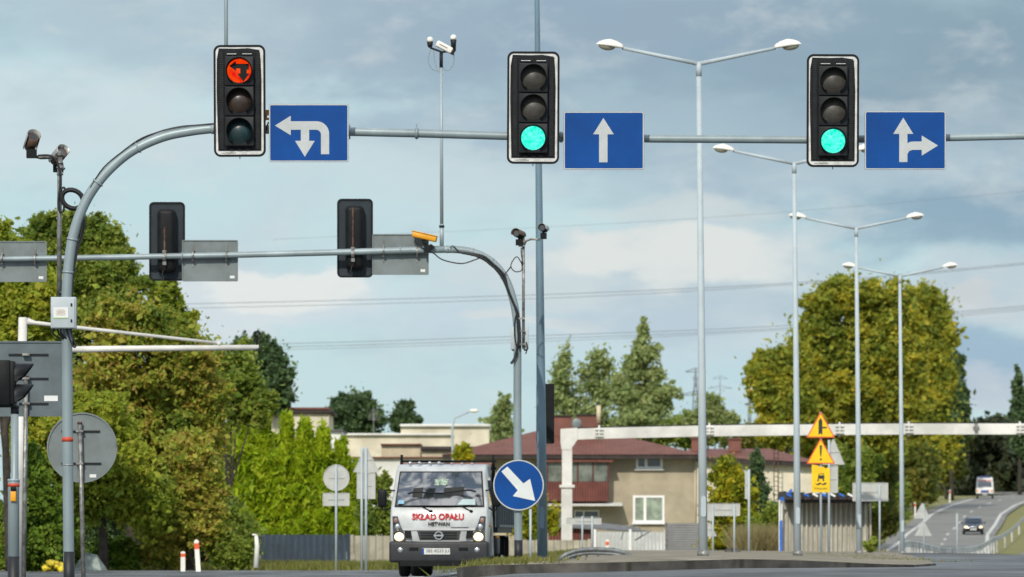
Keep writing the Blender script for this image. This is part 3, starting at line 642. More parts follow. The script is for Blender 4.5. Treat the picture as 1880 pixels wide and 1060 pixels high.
# backdrop greenery between the houses
for i, (px, py, rx, ry, D, nl, lf, lb) in enumerate([
    (1240, 800, 90, 30, 440, 12000, 'gr', 'tree crowns showing between the two red roofs'),
    (1400, 815, 70, 35, 400, 12000, 'fo2', 'olive crowns behind the second red roof'),
    (850, 835, 18, 18, 285, 2500, 'bu', 'small golden bush above the truck roof'),
    (860, 900, 40, 60, 330, 6000, 'gr', 'green bush behind the truck cab')]):
    tree('bush', lb, 'bush', px, D, [(px-rx*.5, py, rx*.5, ry*.8), (px+rx*.5, py, rx*.5, ry*.8), (px, py-ry*.2, rx*.5, ry)], nl, .15*D/250, LF[lf], csize=.28, tr=.08, limbs=3)
tree('bush', 'tall golden bush right of the first lamp post', 'bush', 1335, 235, [(1330, 870, 28, 34), (1350, 905, 38, 40), (1320, 930, 30, 45), (1360, 950, 40, 40), (1335, 990, 45, 30)], 22000, .13, LF['bu'], csize=.22, tr=.08)
tree('conifer', 'small dark blue-green conifer beside the tall golden bush', 'tree', 1390, 245, columnblobs(1388, 840, 1000, 62, 6), 12000, .13, LF['dk'], csize=.25, tr=.08, droop=.6)
tree('bush', 'green bush left of the blue-edged shed', 'bush', 1410, 225, [(1400, 980, 35, 28), (1420, 950, 22, 30)], 8000, .12, LF['gr'], csize=.3, tr=.05)
tree('bush', 'small low green bush right of the third lamp post', 'bush', 1602, 190, [(1602, 998, 14, 11), (1596, 1003, 12, 8)], 1800, .08, LF['gr'], csize=.35, tr=.03)
# grass
def blades(name, n, fx, fy, h, lf, label, cat='grass', zf=G):
    x = fx(n); y = fy(n, x); z = np.array([zf(a, b) for a, b in zip(x, y)]) - .05
    P = np.stack([x, y, z], 1); a = rng.uniform(0, 2*np.pi, n); w = .012*rng.uniform(.6, 1.6, n)*(1+y/120)
    d = np.stack([np.cos(a)*w, np.sin(a)*w, 0*a], 1); hh = h*rng.uniform(.4, 1.3, n); lean = rng.normal(size=(n, 3))*.35*hh[:, None]; lean[:, 2] = hh
    V = np.stack([P-d, P+d, P+lean], 1).reshape(-1, 3); o = np_mesh(name, V, 3, lf); return tag(o, label, cat, kind='stuff')
blades('verge_grass', 40000, lambda n: rng.uniform(-19, 3, n), lambda n, x: rng.uniform(160, 200, n)+0*x, .22, LF['gs'], 'rough grass strip between the road and the hedges')
def iy(n, x): return rng.uniform(0, 1, n)
blades('island_weeds', 1500, lambda n: rng.normal(.0, .42, n), lambda n, x: rng.uniform(98.5, 104, n), .16, LF['gs'], 'low weeds growing on the nose of the traffic island', zf=IT)
blades('verge_grass', 4500, lambda n: rng.uniform(9, 15.5, n), lambda n, x: rng.uniform(235, 297, n), .22, LF['gs'], 'patchy roadside grass around the lamp posts')
blades('verge_grass', 5000, lambda n: rng.normal(8.2, .8, n), lambda n, x: rng.uniform(128, 175, n), .10, LF['gs'], 'low dry grass on the right tip of the traffic island')
blades('reeds', 4000, lambda n: rng.uniform(X_(1350, 222), X_(1412, 222), n), lambda n, x: rng.uniform(216, 226, n), .95, LF['reed'], 'dry beige reeds beside the golden bush', 'reeds')

# ------------------------------------------------------------ street furniture
def P_(px, py, D): return W(px, py, D)
DM = 73.4
# near mast
path = [(127, 1125), (126, 1000), (124, 800), (123, 620), (122, 560), (125, 500), (133, 440), (147, 393), (168, 352), (200, 312), (243, 277), (298, 252), (350, 241), (392, 236)]
zb = G(X_(127, DM), DM)
base = Vector((X_(127, DM), DM, zb))
mast = thing('signal_mast', 'grey-blue arched signal mast on the left spanning the whole picture', 'signal mast', base)
pp = smoothpath([Vector((X_(127, DM), DM, zb-.1))] + [P_(x, y, DM) for x, y in path[1:]], 5)
mb = MB(); mb.tube(pp, [.070]*3 + [.070 - .008*i/(len(pp)-3) for i in range(len(pp)-3)], 18)
for (x, y, a) in [(124, 556, 0), (123, 498, 0), (135, 442, 0), (182, 335, 0), (251, 272, 0)]:
    c = min(range(len(pp)), key=lambda i: (pp[i]-P_(x, y, DM)).length); c = min(max(c, 1), len(pp)-2); t_ = (pp[c+1]-pp[c-1]).normalized()
    mb.tube([pp[c]-t_*.012, pp[c]+t_*.012], .076, 18)
mb.build('pole', M['pole'], mast, off=base)
ap = [P_(x, y, DM) for x, y in [(385, 236.5), (500, 238), (640, 242), (765, 245), (930, 250), (1200, 255), (1480, 257), (1700, 254), (1880, 250), (1990, 247)]]
mb = MB(); mb.tube(ap, [.060, .044], 16)
for x, y in [(391, 236.5), (765, 245), (1030, 252)]: mb.tube([P_(x-3, y, DM), P_(x+3, y, DM)], .070, 16)
for x in (400, 642, 765): mb.tube([P_(x, 228, DM), P_(x, 256, DM)], .010, 6)
mb.build('arm', M['pole'], mast, off=base)
mb = MB(); mb.tube([Vector((base.x+.0, DM, zb)), P_(126.6, 1013, DM)], .0725, 18); mb.build('base_band', M['blackpaint'], mast, off=base)
mb = MB(); mb.tube([P_(124, 803, DM), P_(124, 811, DM)], .0735, 18); mb.build('red_band', M['redtape'], mast, off=base)
mb = MB(); mb.tube([P_(125, 853, DM), P_(125, 855, DM)], .0735, 18); mb.build('joint_ring', M['galv'], mast, off=base)
# thin post rising from the arm above the red signal
b = P_(415, 240, DM); t = thing('arm_post', 'thin grey post rising out of the frame above the red signal', 'post', b)
mb = MB(); mb.tube([b + Vector((0, .02, 0)), P_(415, -160, DM)], .026, 10); mb.build('tube', M['pole'], t, off=b)
mb = MB(); mb.tube([b + Vector((-.05, 0, .0)), b+Vector((.05, 0, 0))], .066, 12); build_each(mb, 'clamp', M['galv'], t, off=b)

# camera pole
def cctv(name, label, px, py, D, yaw, pitch, L=.26, w=.085, body='cambrown', shield='camsilver', bracket=None, group='small traffic cameras on the masts'):
    c = P_(px, py, D); t = thing(name, label, 'traffic camera', c, 0, group)
    Mx = Matrix.Rotation(yaw, 3, 'Z') @ Matrix.Rotation(pitch, 3, 'X')
    def tr(mb): mb.v = [tuple(Mx @ Vector(q)) for q in mb.v]; return mb
    mb = MB(); mb.tube([(0, -L/2, 0), (0, L/2, 0)], w*.82, 14); tr(mb).build('housing', M[body], t)
    mb = MB(); n = 10; vs = []
    for k, y in enumerate((-L/2-.05, L/2)):
        for r in (w*1.0, w*1.07):
            for i in range(n+1):
                a = R(-15+210*i/n); vs.append((r*math.cos(a), y, r*math.sin(a)))
    q = n+1; fs = []
    for i in range(n): fs += [(i, i+1, 2*q+i+1, 2*q+i), (q+i, 3*q+i, 3*q+i+1, q+i+1), (i, q+i, q+i+1, i+1), (2*q+i, 2*q+i+1, 3*q+i+1, 3*q+i)]
    mb.add(vs, fs, 0, True); tr(mb).build('sun_shield', M[shield], t)
    mb = MB(); mb.tube([(0, -L/2-.004, 0), (0, -L/2+.004, 0)], w*.66, 14); tr(mb).build('lens', M['camglass'], t)
    mb = MB(); mb.box((0, 0, -w-.06), (w*1.5, w*1.4, .11)); mb.tube([(0, 0, -w-.02), (0, 0, -w*.5)], .02, 8)
    mb.build('bracket', M['blk'], t)
    return t
b = P_(109, 560, DM+.25)
t = thing('camera_pole', 'thin galvanised camera pole standing beside the near mast', 'pole', b)
mb = MB(); mb.tube([b, P_(109, 415, DM+.25), P_(110, 278, DM+.25)], .031, 12)
mb.build('tube', M['galv'], t, off=b)
mb = MB()
mb.tube([P_(110, 289, DM+.25), P_(75, 290, DM+.25), P_(62, 287, DM+.25)], .022, 10); mb.tube([P_(112, 305, DM+.25), P_(118, 312, DM+.25)], .022, 8)
mb.build('side_arm', M['galv'], t, off=b)
mb = MB()
for y in (283, 297, 306, 318): mb.tube([P_(110, y, DM+.25), P_(110, y+4, DM+.25)], .042, 12)
build_each(mb, 'clamp', M['galv'], t, off=b)
mb = MB()
for y in (537, 549): mb.tube([P_(108, y, DM+.25), P_(127, y+1, DM)], .018, 6)
mb.build('bracket', M['galv'], t, off=b)
cctv('traffic_camera', 'camera on the end of the side arm, topmost at the far left', 58, 262, DM+.2, R(20), R(-38), L=.22)
cctv('traffic_camera', 'camera tucked behind the top of the thin pole by the near mast', 107, 288, DM+.45, R(35), R(-30), L=.22)
# coil and cables
b = P_(109, 300, DM+.2); t = thing('cable', 'black cable coiled in a loop between the camera pole and the arched mast', 'cable', b)
mb = MB()
mb.tube(smoothpath([P_(x, y, DM+.18) for x, y in [(70, 286), (92, 286), (104, 296), (110, 320), (110, 345), (107, 370), (109, 387), (116, 388), (117, 375), (112, 358), (113, 347), (118, 345), (119, 352), (116, 360)]], 5), .014, 8)
for k, (dr, dd) in enumerate([(0, 0), (.02, .03), (-.018, .02)]):
    c = P_(133, 366, DM+.15+dd); mb.tube([c + Vector((math.cos(a)*(.135+dr), 0, math.sin(a)*(.118+dr)-.35*math.cos(a)*.06)) for a in [2*math.pi*i/20 for i in range(21)]], .013, 8)
mb.tube(smoothpath([P_(147, 380, DM+.1), P_(155, 378, DM), P_(153, 395, DM-.02), P_(150, 425, DM), P_(139, 465, DM), P_(133, 500, DM), P_(131, 545, DM)], 5), .013, 8)
mb.tube(smoothpath([P_(157, 400, DM+.02), P_(152, 430, DM+.02), P_(141, 468, DM), P_(135, 505, DM), P_(132, 545, DM)], 5), .011, 8)
mb.build('loop', M['cable'], t, off=b)
b = P_(300, 240, DM); t = thing('cable', 'black cable running along the top of the near arch to the red signal', 'cable', b)
mb = MB()
mb.tube(smoothpath([P_(x, y, DM) for x, y in [(160, 365), (166, 343), (180, 323), (210, 292), (245, 264), (290, 243), (330, 233), (365, 230), (395, 227)]], 5), .010, 7)
mb.tube(smoothpath([P_(x, y, DM-.05) for x, y in [(166, 345), (190, 308), (228, 276), (262, 253), (305, 239), (350, 231), (392, 228)]], 5), .008, 7)
mb.build('run', M['cable'], t, off=b)
# cabinet
b = P_(117, 604, DM-.12); t = thing('cabinet', 'light grey switch cabinet strapped to the near mast', 'cabinet', b); Z0 = b.z
wv_, hv = 46*S(DM), 58*S(DM)
mb = MB(); mb.box((0, 0, hv/2), (wv_, .16, hv)); mb.bevel(.008, 2); mb.build('case', M['cabinet'], t)
mb = MB(); mb.box((-.005, -.089, hv/2), (wv_*.93, .018, hv*.95)); mb.bevel(.005, 2); d_ = mb.build('door', M['cabinet'], t)
mb = MB(); 
for z in (.1, .305): mb.box((wv_*.33, -.105, z), (.02, .015, .035))
build_each(mb, 'latch', M['blk'], d_)
mb = MB(); mb.box((-.03, -.1, hv*.5), (.19, .004, .14)); k_ = mb.build('notice', M['sticker'], d_)
mb = MB(); mb.box((-.03, -.103, hv*.5-.068), (.19, .003, .014)); mb.build('notice_stripe', M['sticky'], t)
mb = MB()
for i, w_ in enumerate([.09, .12, .10, .13, .11]): mb.box((-.03, -.103, hv*.5+.035-i*.016), (w_, .003, .005))
mb.build('notice_text', mat('brown_print', (.4, .25, .15), .6, var=0), t)
mb = MB()
for px, a in ((100, -6), (106, 3), (112, 0)): mb.tube(smoothpath([P_(px, 603, DM-.1)-b, P_(px+a*.5, 612, DM-.1)-b, P_(px+10, 622, DM-.06)-b], 3), .013, 7)
mb.tube(smoothpath([P_(122, 603, DM-.1)-b, P_(127, 620, DM-.1)-b, P_(135, 637, DM-.1)-b, P_(139, 634, DM-.1)-b, P_(133, 618, DM-.1)-b, P_(130, 604, DM-.1)-b], 4), .012, 7)
mb.build('cable_tail', M['cable'], t)

# ---- signal heads facing us
PX = S(73.0)
def signal_head(px, py, w, h, lit, label, tilt=0):
    D = 73.0; c = P_(px, py, D); t = thing('traffic_signal', label, 'traffic signal', c, 0, 'large three-lens signals on the near mast')
    t.rotation_euler = (R(0), R(tilt), 0)
    w *= PX; h *= PX
    mb = MB(); mb.ring(rr(w, h, .085, 7), rr(w-.052, h-.052, .062, 7), -.024, .03); mb.build('backplate_rim', M['blk'], t)
    mb = MB(); mb.prism(rr(w-.05, h-.05, .062, 7), -.018, .02); mb.build('white_border', M['white'], t)
    pw, ph = w-.112, h-.130; pz = .010
    # the loose black panel, its top corners rolled back so that white shows
    o = [(-pw/2, -ph/2+pz), (pw/2, -ph/2+pz), (pw/2+.006, ph*.18+pz), (pw/2-.004, ph*.40+pz), (pw/2-.02, ph/2+pz-.01), (pw*.2, ph/2+pz+.012), (-pw*.1, ph/2+pz+.006), (-pw/2+.012, ph/2+pz+.012), (-pw/2-.014, ph*.40+pz), (-pw/2-.018, ph*.1+pz)]
    mb = MB(); mb.prism(o, -.026, -.019); mb.build('ribbed_panel', M['rib'], t)
    for sgn in (-1, 1):
        mb = MB(); xc = sgn*(.186+pw/2)/2
        for k in range(int(ph/.027)):
            z = -ph/2+pz+.03+k*.027
            if z > ph/2-.02: break
            mb.box((xc, -.029, z), ((pw/2-.186)*.78, .008, .011))
        mb.box((xc, -.0265, pz), ((pw/2-.186)*.5, .002, ph-.06)); mb.build('louvre_panel', M['blk2'], t)

    # three modules
    mh = .385; mw = .37; zc = [mh, 0, -mh]; off = -.01
    cols = {'r': (M['litr'], M['lensb'], M['lensg']), 'g': (M['lens'], M['lens'], M['litg'])}[lit]
    for i, z in enumerate(zc):
        z += off
        mb = MB(); mb.prism(rr(mw, mh-.008, .012, 3), -.10, -.036, c=(0, 0, z)); mb.bevel(.010, 2, 40); mod = mb.build('lamp_module', M['blk2'], t)
        R0 = .153; vs = []; nu, nv = 28, 6
        mb = MB()
        for j in range(nv+1):
            r = R0*j/nv; y = -.101-.038*math.cos(j/nv*math.pi/2)
            for k in range(nu): a = 2*math.pi*k/nu; vs.append((r*math.cos(a), y, z+r*math.sin(a)))
        mb.add(vs, [(j*nu+k, j*nu+(k+1) % nu, (j+1)*nu+(k+1) % nu, (j+1)*nu+k) for j in range(nv) for k in range(nu)], 0, True)
        mb.build('lens', cols[i], mod)
        # tunnel visor, open at the lower side, longer at the top
        n = 30; vs = []; fs = []
        for r in (.158, .168):
            for k in range(n+1):
                a = R(-58 + 296*k/n); ln = .045 + .11*max(0, (math.sin(a)+.86)/1.86)
                x, zz = r*math.cos(a), z+r*math.sin(a)
                vs += [(x, -.10, zz), (x, -.10-ln, zz + .00)]
        q = 2*(n+1)
        for k in range(n):
            a0, a1 = 2*k, 2*k+2
            fs += [(a0, a1, a1+1, a0+1), (q+a0, q+a0+1, q+a1+1, q+a1), (a0+1, a1+1, q+a1+1, q+a0+1)]
        fs += [(0, 1, q+1, q), (2*n, q+2*n, q+2*n+1, 2*n+1)]
        mb = MB(); mb.add(vs, fs, 0, True); mb.build('visor', M['blk'], mod)
        if lit == 'r' and i == 0:
            mb = MB()   # arrow mask: left and u-turn
            s_ = .0022; pts = [(-47, 22), (-16, 44), (-16, 31), (44, 31), (44, 4), (34, 4), (34, -14), (46, -14), (18, -52), (-10, -14), (4, -14), (4, 10), (-16, 10), (-16, -2)]
            mb.prism([(x*s_*1.25+.006, zz*s_*1.25) for x, zz in pts], -.148, -.143, c=(0, 0, z)); mb.build('arrow_mask', M['blk'], mod)
    mb = MB()
    for sx in (-.10, .10): mb.box((sx*.98, -.05, mh*1.5+off+.028), (.12, .016, .008))
    build_each(mb, 'top_slot', M['white'], t)
    mb = MB()
    for sx in (-1, 0, 1):
        for k in range(3): mb.box((sx*.10, -.04, -mh*1.5+off-.010-k*.0135), (.055, .010, .006))
    mb.build('bottom_slots', M['blk2'], t)
    mb = MB(); mb.text('www.TRAFFIC.pl', (-w*.22, -.022, -h/2+.046), .19, .014, dep=.002); mb.build('lettering', M['blkl'], t)
    mb = MB(); mb.box((0, .09, 0), (.2, .14, 1.1)); mb.bevel(.02, 2); mb.build('housing_back', M['blk'], t)
    mb = MB(); mb.box((0, .33, .0), (.05, .42, .05)); mb.tube([(0, .2, -h*.3), (0, .2, h*.3)], .022, 8); mb.build('bracket', M['galv'], t)
    mb = MB(); mb.tube([(.0, -.01, -h/2-.03), (0, -.01, -h/2+.01)], .006, 6); mb.build('drain', M['blk'], t)
    return t
signal_head(440, 185.5, 95, 205, 'r', 'left signal showing a red left and u-turn arrow', -.3)
signal_head(979, 198, 96, 206, 'g', 'middle signal showing green, left of the straight-ahead sign', .3)
signal_head(1529, 203.5, 96, 207, 'g', 'right signal showing green, left of the straight or right sign', .2)

# ---- blue lane signs; shapes given on the face, in photograph pixels from its centre
def face_sign(name, label, px, py, w, h, D, arrow, extra=None):
    c = P_(px, py, D); t = thing(name, label, 'lane sign', c, 0, 'blue lane direction signs on the near mast'); s_ = S(D)
    w *= s_; h *= s_
    mb = MB(); mb.prism(rr(w, h, .028, 4), -.010, .012); mb.bevel(.003, 1, 50); mb.build('panel', M['signback'], t)
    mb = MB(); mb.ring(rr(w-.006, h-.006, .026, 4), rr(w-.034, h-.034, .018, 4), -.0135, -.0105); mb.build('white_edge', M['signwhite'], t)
    mb = MB(); mb.prism(rr(w-.036, h-.036, .018, 4), -.0130, -.0108); mb.build('blue_face', M['blue'], t)
    mb = MB()
    for o in arrow: mb.prism([(x*s_, z*s_) for x, z in o], -.0165, -.0134)
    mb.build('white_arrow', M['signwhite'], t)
    mb = MB()
    for x in (-.3*w, .3*w): mb.box((x, .03, 0), (.04, .035, h*.8))
    mb.box((0, .06, -(253-py)*s_*0+(py-252)*s_), (w*.8, .03, .05)); mb.build('bracket', M['galv'], t)
    return t
def z1(pts, cx, cz, k): return [((x-cx)/k, -(y-cz)/k) for x, y in pts]
k = 3.787
o = [(510, 723), (620, 655), (620, 693), (800, 693)] + [(x, -y) for x, y in arc(800, -780, 87, 90, 0, 8)] + [(887, 922), (830, 922)] + [(x, -y) for x, y in arc(796, -786, 34, 0, 90, 6)] + [(748, 752), (748, 829), (787, 829), (718, 940), (650, 829), (690, 829), (690, 752), (620, 752), (620, 790)]
face_sign('lane_sign', 'blue sign with white left and u-turn arrow beside the red signal', 567, 244.5, 146.5, 106.5, 73.05, [z1(o, 745.5, 774, k)])
k = 3.925
o = [(895, 617), (970, 735), (925, 735), (925, 937), (864, 937), (864, 735), (821, 735)]
face_sign('lane_sign', 'blue sign with single straight-ahead arrow in the middle', 1108.5, 258.5, 148, 107, 73.05, [z1(o, 898, 780, k)])
o = [(857, 616), (929, 733), (887, 733), (887, 800), (905, 791), (925, 788), (990, 788), (990, 745), (1107, 817), (990, 890), (990, 848), (925, 848), (900, 856), (887, 880), (887, 936), (828, 936), (828, 733), (785, 733)]
face_sign('lane_sign', 'blue sign with straight and right arrows at the right edge', 1662, 258, 149.5, 108, 73.05, [z1(o, 872, 779, k)])
# small orange tag and cable behind first sign
b = P_(490, 210, DM-.1); t = thing('cable', 'short cable tail with orange tag between the red signal and its lane sign', 'cable', b)
mb = MB(); mb.box((0, 0, .02), (.05, .04, .07)); mb.box((0, 0, -.06), (.05, .03, .03)); mb.build('orange_tag', mat('orange_tag', (.5, .2, .04), .6), t)
mb = MB(); mb.tube([(0, 0, 0), (-.03, .02, -.1), (-.02, .03, -.2)], .012, 6); mb.tube([(.02, 0, -.1), (-.02, .02, -.22)], .01, 6); mb.build('tail', M['cable'], t)

# ------------------------------------------------------------ far mast
DF = 106.0; bx = X_(952, DF); zb = IT(bx, DF); base = Vector((bx, DF, zb))
t = thing('signal_mast', 'second arched signal mast beside the truck, curving left over the road', 'signal mast', base)
pts = [(952, 1032), (951, 900), (950, 760), (950, 640), (948, 585), (940, 543), (926, 508), (903, 481), (874, 465), (845, 459), (815, 458)]
pp = smoothpath([Vector((bx, DF, zb-.1))]+[P_(x, y, DF) for x, y in pts[1:]], 5)
mb = MB(); mb.tube(pp, [.076, .068], 16)
for i in (30, 35, 41): mb.tube([pp[i], pp[i].lerp(pp[i+1], .2)], .080, 16)
mb.build('pole', M['pole'], t, off=base)
ap = [P_(x, y, DF) for x, y in [(822, 458), (760, 459.5), (640, 463), (430, 468.5), (140, 474), (0, 476), (-90, 477)]]
mb = MB(); mb.tube(ap, [.068, .045], 14)
for x, y in [(822, 458), (735, 460), (334, 471)]: mb.tube([P_(x-1.5, y, DF), P_(x+1.5, y, DF)], .074, 14)
mb.build('arm', M['pole'], t, off=base)
mb = MB(); mb.tube([Vector((bx, DF, zb-.02)), P_(951.8, 992, DF)], .0785, 16); mb.build('base_band', M['blackpaint'], t, off=base)
# signal backs
def signal_back(px, py, label, rust):
    c = P_(px, py, DF-.0); t = thing('traffic_signal', label, 'traffic signal', c, R(0), 'signals seen from behind on the far mast')
    w, h = 66*S(DF), 145*S(DF)
    mb = MB(); mb.ring(rr(w, h, .085, 6), rr(w-.07, h-.07, .05, 6), -.33+.0, -.27+.0); mb.v = [(x, -y, z) for x, y, z in mb.v]; mb.build('backplate_rim', M['blk'], t)
    mb = MB(); mb.prism(rr(w-.07, h-.07, .05, 6), .285, .31); mb.build('perforated_panel', M['ribb'], t)
    mb = MB()
    mb.box((.0, .17, 0), (.35, .25, 1.2)); mb.bevel(.10, 5)
    mb.build('housing', M['blk'], t)
    mb = MB()
    for z in (-.42, 0, .42): mb.tube([(0, .31, z), (0, .52, z)], .165, 18)
    mb.build('visor', M['blk'], t)
    mb = MB(); z0 = (py-466)*S(DF) if px > 500 else (py-472)*S(DF)
    mb.tube([(-.03, .03, z0-.25), (-.03, .03, .55 if rust else .25)], .018, 8); mb.build('mounting_rod', M['rust'], t)
    mb = MB(); mb.tube([(-.03, -.0, z0-.045), (-.03, -.0, z0+.045)], .0, 6); mb = MB()
    mb.ring(circ(.09, 20), circ(.074, 20), -.03, .03, c=(0, 0, 0)); mb.v = [(y-.03, x, z+z0) for x, y, z in mb.v]; mb.box((-.03, -.02, z0+.10), (.07, .05, .04)); mb.box((-.03, -.02, z0-.12), (.07, .05, .06)); build_each(mb, 'clamp', M['galv'], t)
    mb = MB(); mb.tube(smoothpath([(-.05, .05, z0-.2), (-.08, 0, z0-.4), (-.06, 0, -h/2-.0), (-.04, .03, -h/2+.08)], 4), .007, 6); mb.build('cable_tail', M['cable'], t)
    return t
signal_back(305, 442, 'signal seen from behind on the left part of the far mast', False)
signal_back(651, 436, 'signal seen from behind nearer the curve, with long rusty rod', True)
def sign_back(name, label, px, py, w, h, D, armpy, group, mtl='signback', cat='road sign', skew=0):
    c = P_(px, py, D); t = thing(name, label, cat, c, 0, group); s_ = S(D); w *= s_; h *= s_
    mb = MB(); mb.prism(rr(w, h, .02, 3), .10, .112); mb.build('panel', M[mtl], t)
    mb = MB(); mb.ring(rr(w+.01, h+.01, .024, 3), rr(w-.03, h-.03, .012, 3), .085, .115); mb.build('folded_edge', M[mtl], t)
    mb = MB(); z0 = (py-armpy)*s_
    for x in (-.30*w, .30*w):
        mb.box((x, .092, z0), (.022, .012, h*.56))
    build_each(mb, 'rail', M['galv'], t)
    mb = MB()
    for x in (-.30*w, .30*w):
        mb.ring(circ(.086, 18), circ(.071, 18), -.014, .014); 
        for i in range(-72, 0): v = mb.v[i]; mb.v[i] = (x+v[1], v[0], v[2]+z0)
        mb.box((x, .04, z0+.095), (.045, .07, .022)); mb.box((x, .04, z0-.095), (.045, .07, .022))
    build_each(mb, 'clamp', M['galv'], t)
    mb = MB(); mb.box((w*.40, .098, -h*.40), (.085, .002, .05)); mb.build('sticker', M['sticker'], t)
    return t
gb = 'lane sign backs on the far mast'
sign_back('lane_sign', 'grey back of a lane sign right of the left rear-facing signal', 385, 478.5, 102, 75, DF, 469, gb)
sign_back('lane_sign', 'grey back of a lane sign under the yellow camera', 735, 467, 103, 74, DF, 461, gb)
sign_back('lane_sign', 'grey back of a lane sign cut by the left picture edge', 34, 480, 101, 74, DF, 475, gb)
# yellow camera
b = P_(783, 455, DF-.1); t = thing('yellow_camera', 'yellow-orange box camera on top of the far mast arm', 'traffic camera', b)
mb = MB(); c0 = P_(779, 435, DF-.1)-b
mb.box(c0, (.46, .15, .10), ry=R(13)); mb.bevel(.02, 2); mb.build('housing', M['yell'], t)
mb = MB(); mb.box(c0+Vector((0.01, 0, .057)), (.50, .17, .015), ry=R(13)); mb.bevel(.004, 1); mb.build('sun_shield', M['yell'], t)
mb = MB(); mb.box(c0+Vector((.225, 0, -.055)), (.02, .13, .08), ry=R(13)); mb.build('window', M['camglass'], t)
mb = MB(); mb.box((.02, 0, -.02), (.13, .12, .14)); mb.box((.10, 0, .02), (.1, .08, .06), ry=R(35)); mb.tube([c0+Vector((-.02, 0, -.05)), (0, 0, 0)], .03, 8); mb.build('bracket', M['blk'], t)
b = P_(840, 480, DF-.1); t = thing('cable', 'black cables hanging from the yellow camera along the far arch', 'cable', b)
mb = MB(); 
def cab(pts, r, D=DF-.1): mb.tube([q-b for q in smoothpath([P_(x, y, D) for x, y in pts], 5)], r, 7)
cab([(762, 440), (768, 450), (785, 460), (797, 466), (810, 476), (830, 482), (850, 484), (870, 478), (888, 471)], .012)
cab([(826, 455), (832, 452), (842, 462)], .010)
cab([(850, 465), (885, 470), (905, 485), (925, 505), (932, 530), (942, 555), (950, 575), (951, 600), (952, 625), (946, 655), (938, 668)], .024, DF-.07)
cab([(840, 463), (880, 472), (900, 486), (918, 502), (928, 520), (938, 545), (947, 570), (953, 600), (953, 640)], .020, DF-.12)
cab([(950, 572), (945, 590), (945, 620), (950, 650), (940, 668)], .012, DF-.12)
mb.build('bundle', M['cable'], t)
# camera pole on far mast
b = P_(961, 640, DF-.05); t = thing('camera_pole', 'thin camera pole clamped to the far mast, right of its curve', 'pole', b)
mb = MB(); mb.tube([b, P_(961, 430, DF-.05)], .028, 10); mb.build('tube', M['galv'], t, off=b)
mb = MB(); mb.tube(smoothpath([P_(961, 448, DF-.05), P_(970, 440, DF-.05), P_(992, 440, DF-.05)], 3), .020, 8); mb.build('side_arm', M['galv'], t, off=b)
mb = MB()
for y in (585, 608, 632, 452): mb.box(P_(958, y, DF-.1), (.12, .06, .03))
build_each(mb, 'clamp', M['galv'], t, off=b)
cctv('traffic_camera', 'camera at the top of the thin pole right of the far arch', 953, 431, DF-.1, R(-25), R(-8), L=.24, body='blk', shield='cambrown')
cctv('traffic_camera', 'camera on the short side arm in front of the steel lamp pole', 998, 420, DF-.1, R(-15), R(-5), L=.22, body='blk', shield='camsilver', w=.078)
b = P_(945, 470, DF-.1); t = thing('cable', 'thin black cable looped beside the far camera pole', 'cable', b)
mb = MB(); cab([(957, 455), (957, 465), (959, 485), (950, 472), (942, 478), (938, 490), (946, 499), (958, 496), (957, 480)], .010); cab([(938, 490), (930, 500), (924, 505)], .012); cab([(965, 650), (968, 640), (966, 628)], .012); cab([(975, 440), (966, 444), (962, 455)], .012)
mb.build('loop', M['cable'], t)
for px, lb in ((943, 'slim grey box on the left side of the far mast pole'), (965, 'slim grey box on the right side of the far mast pole')):
    b = P_(px, 642, DF); t = thing('junction_box', lb, 'junction box', b, 0, 'slim boxes on the far mast')
    mb = MB(); mb.box((0, .02, .21), (.11, .14, .42)); mb.bevel(.012, 2); mb.build('case', M['cabinet'], t)
    mb = MB(); mb.box((0, .02, -.01), (.06, .08, .03)); mb.build('gland', M['blk'], t)
# keep-right sign
b = P_(952, 891, DF-.12); t = thing('keep_right_sign', 'round blue keep-right sign with white arrow on the far mast pole', 'road sign', b)
r0 = 46.5*S(DF)
mb = MB(); mb.prism(circ(r0, 40), -.012, .012); mb.build('panel', M['signback'], t)
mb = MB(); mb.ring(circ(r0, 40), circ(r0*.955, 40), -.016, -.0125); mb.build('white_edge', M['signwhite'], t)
mb = MB(); mb.prism(circ(r0*.954, 40), -.0155, -.0125); mb.build('blue_face', M['blue'], t)
o = [(-30.5, 23.5), (-21, 33), (11.5, 1), (21.5, 11.5), (31, -31), (-11, -22.5), (-.5, -11)]
o = [(-31.5, 25), (-20.5, 34), (9, 3), (21, 11.5), (30.5, -29), (-10.5, -20), (-1.5, -9.5)]
mb = MB(); mb.prism([(x*S(DF), z*S(DF)) for x, z in o], -.019, -.016); mb.build('white_arrow', mat('clean_white_sheeting', (.62, .66, .66), .45, var=.05), t)
mb = MB()
for z in (-.2, .2): mb.box((0, .03, z), (.7, .03, .03)); mb.ring(circ(.10, 16), circ(.077, 16), -.02, .02); 
mb2 = MB(); 
for z in (-.2, .2): mb2.box((0, .03, z), (.66, .03, .03)); mb2.box((0, .12, z), (.18, .18, .028))
build_each(mb2, 'clamp', M['galv'], t)

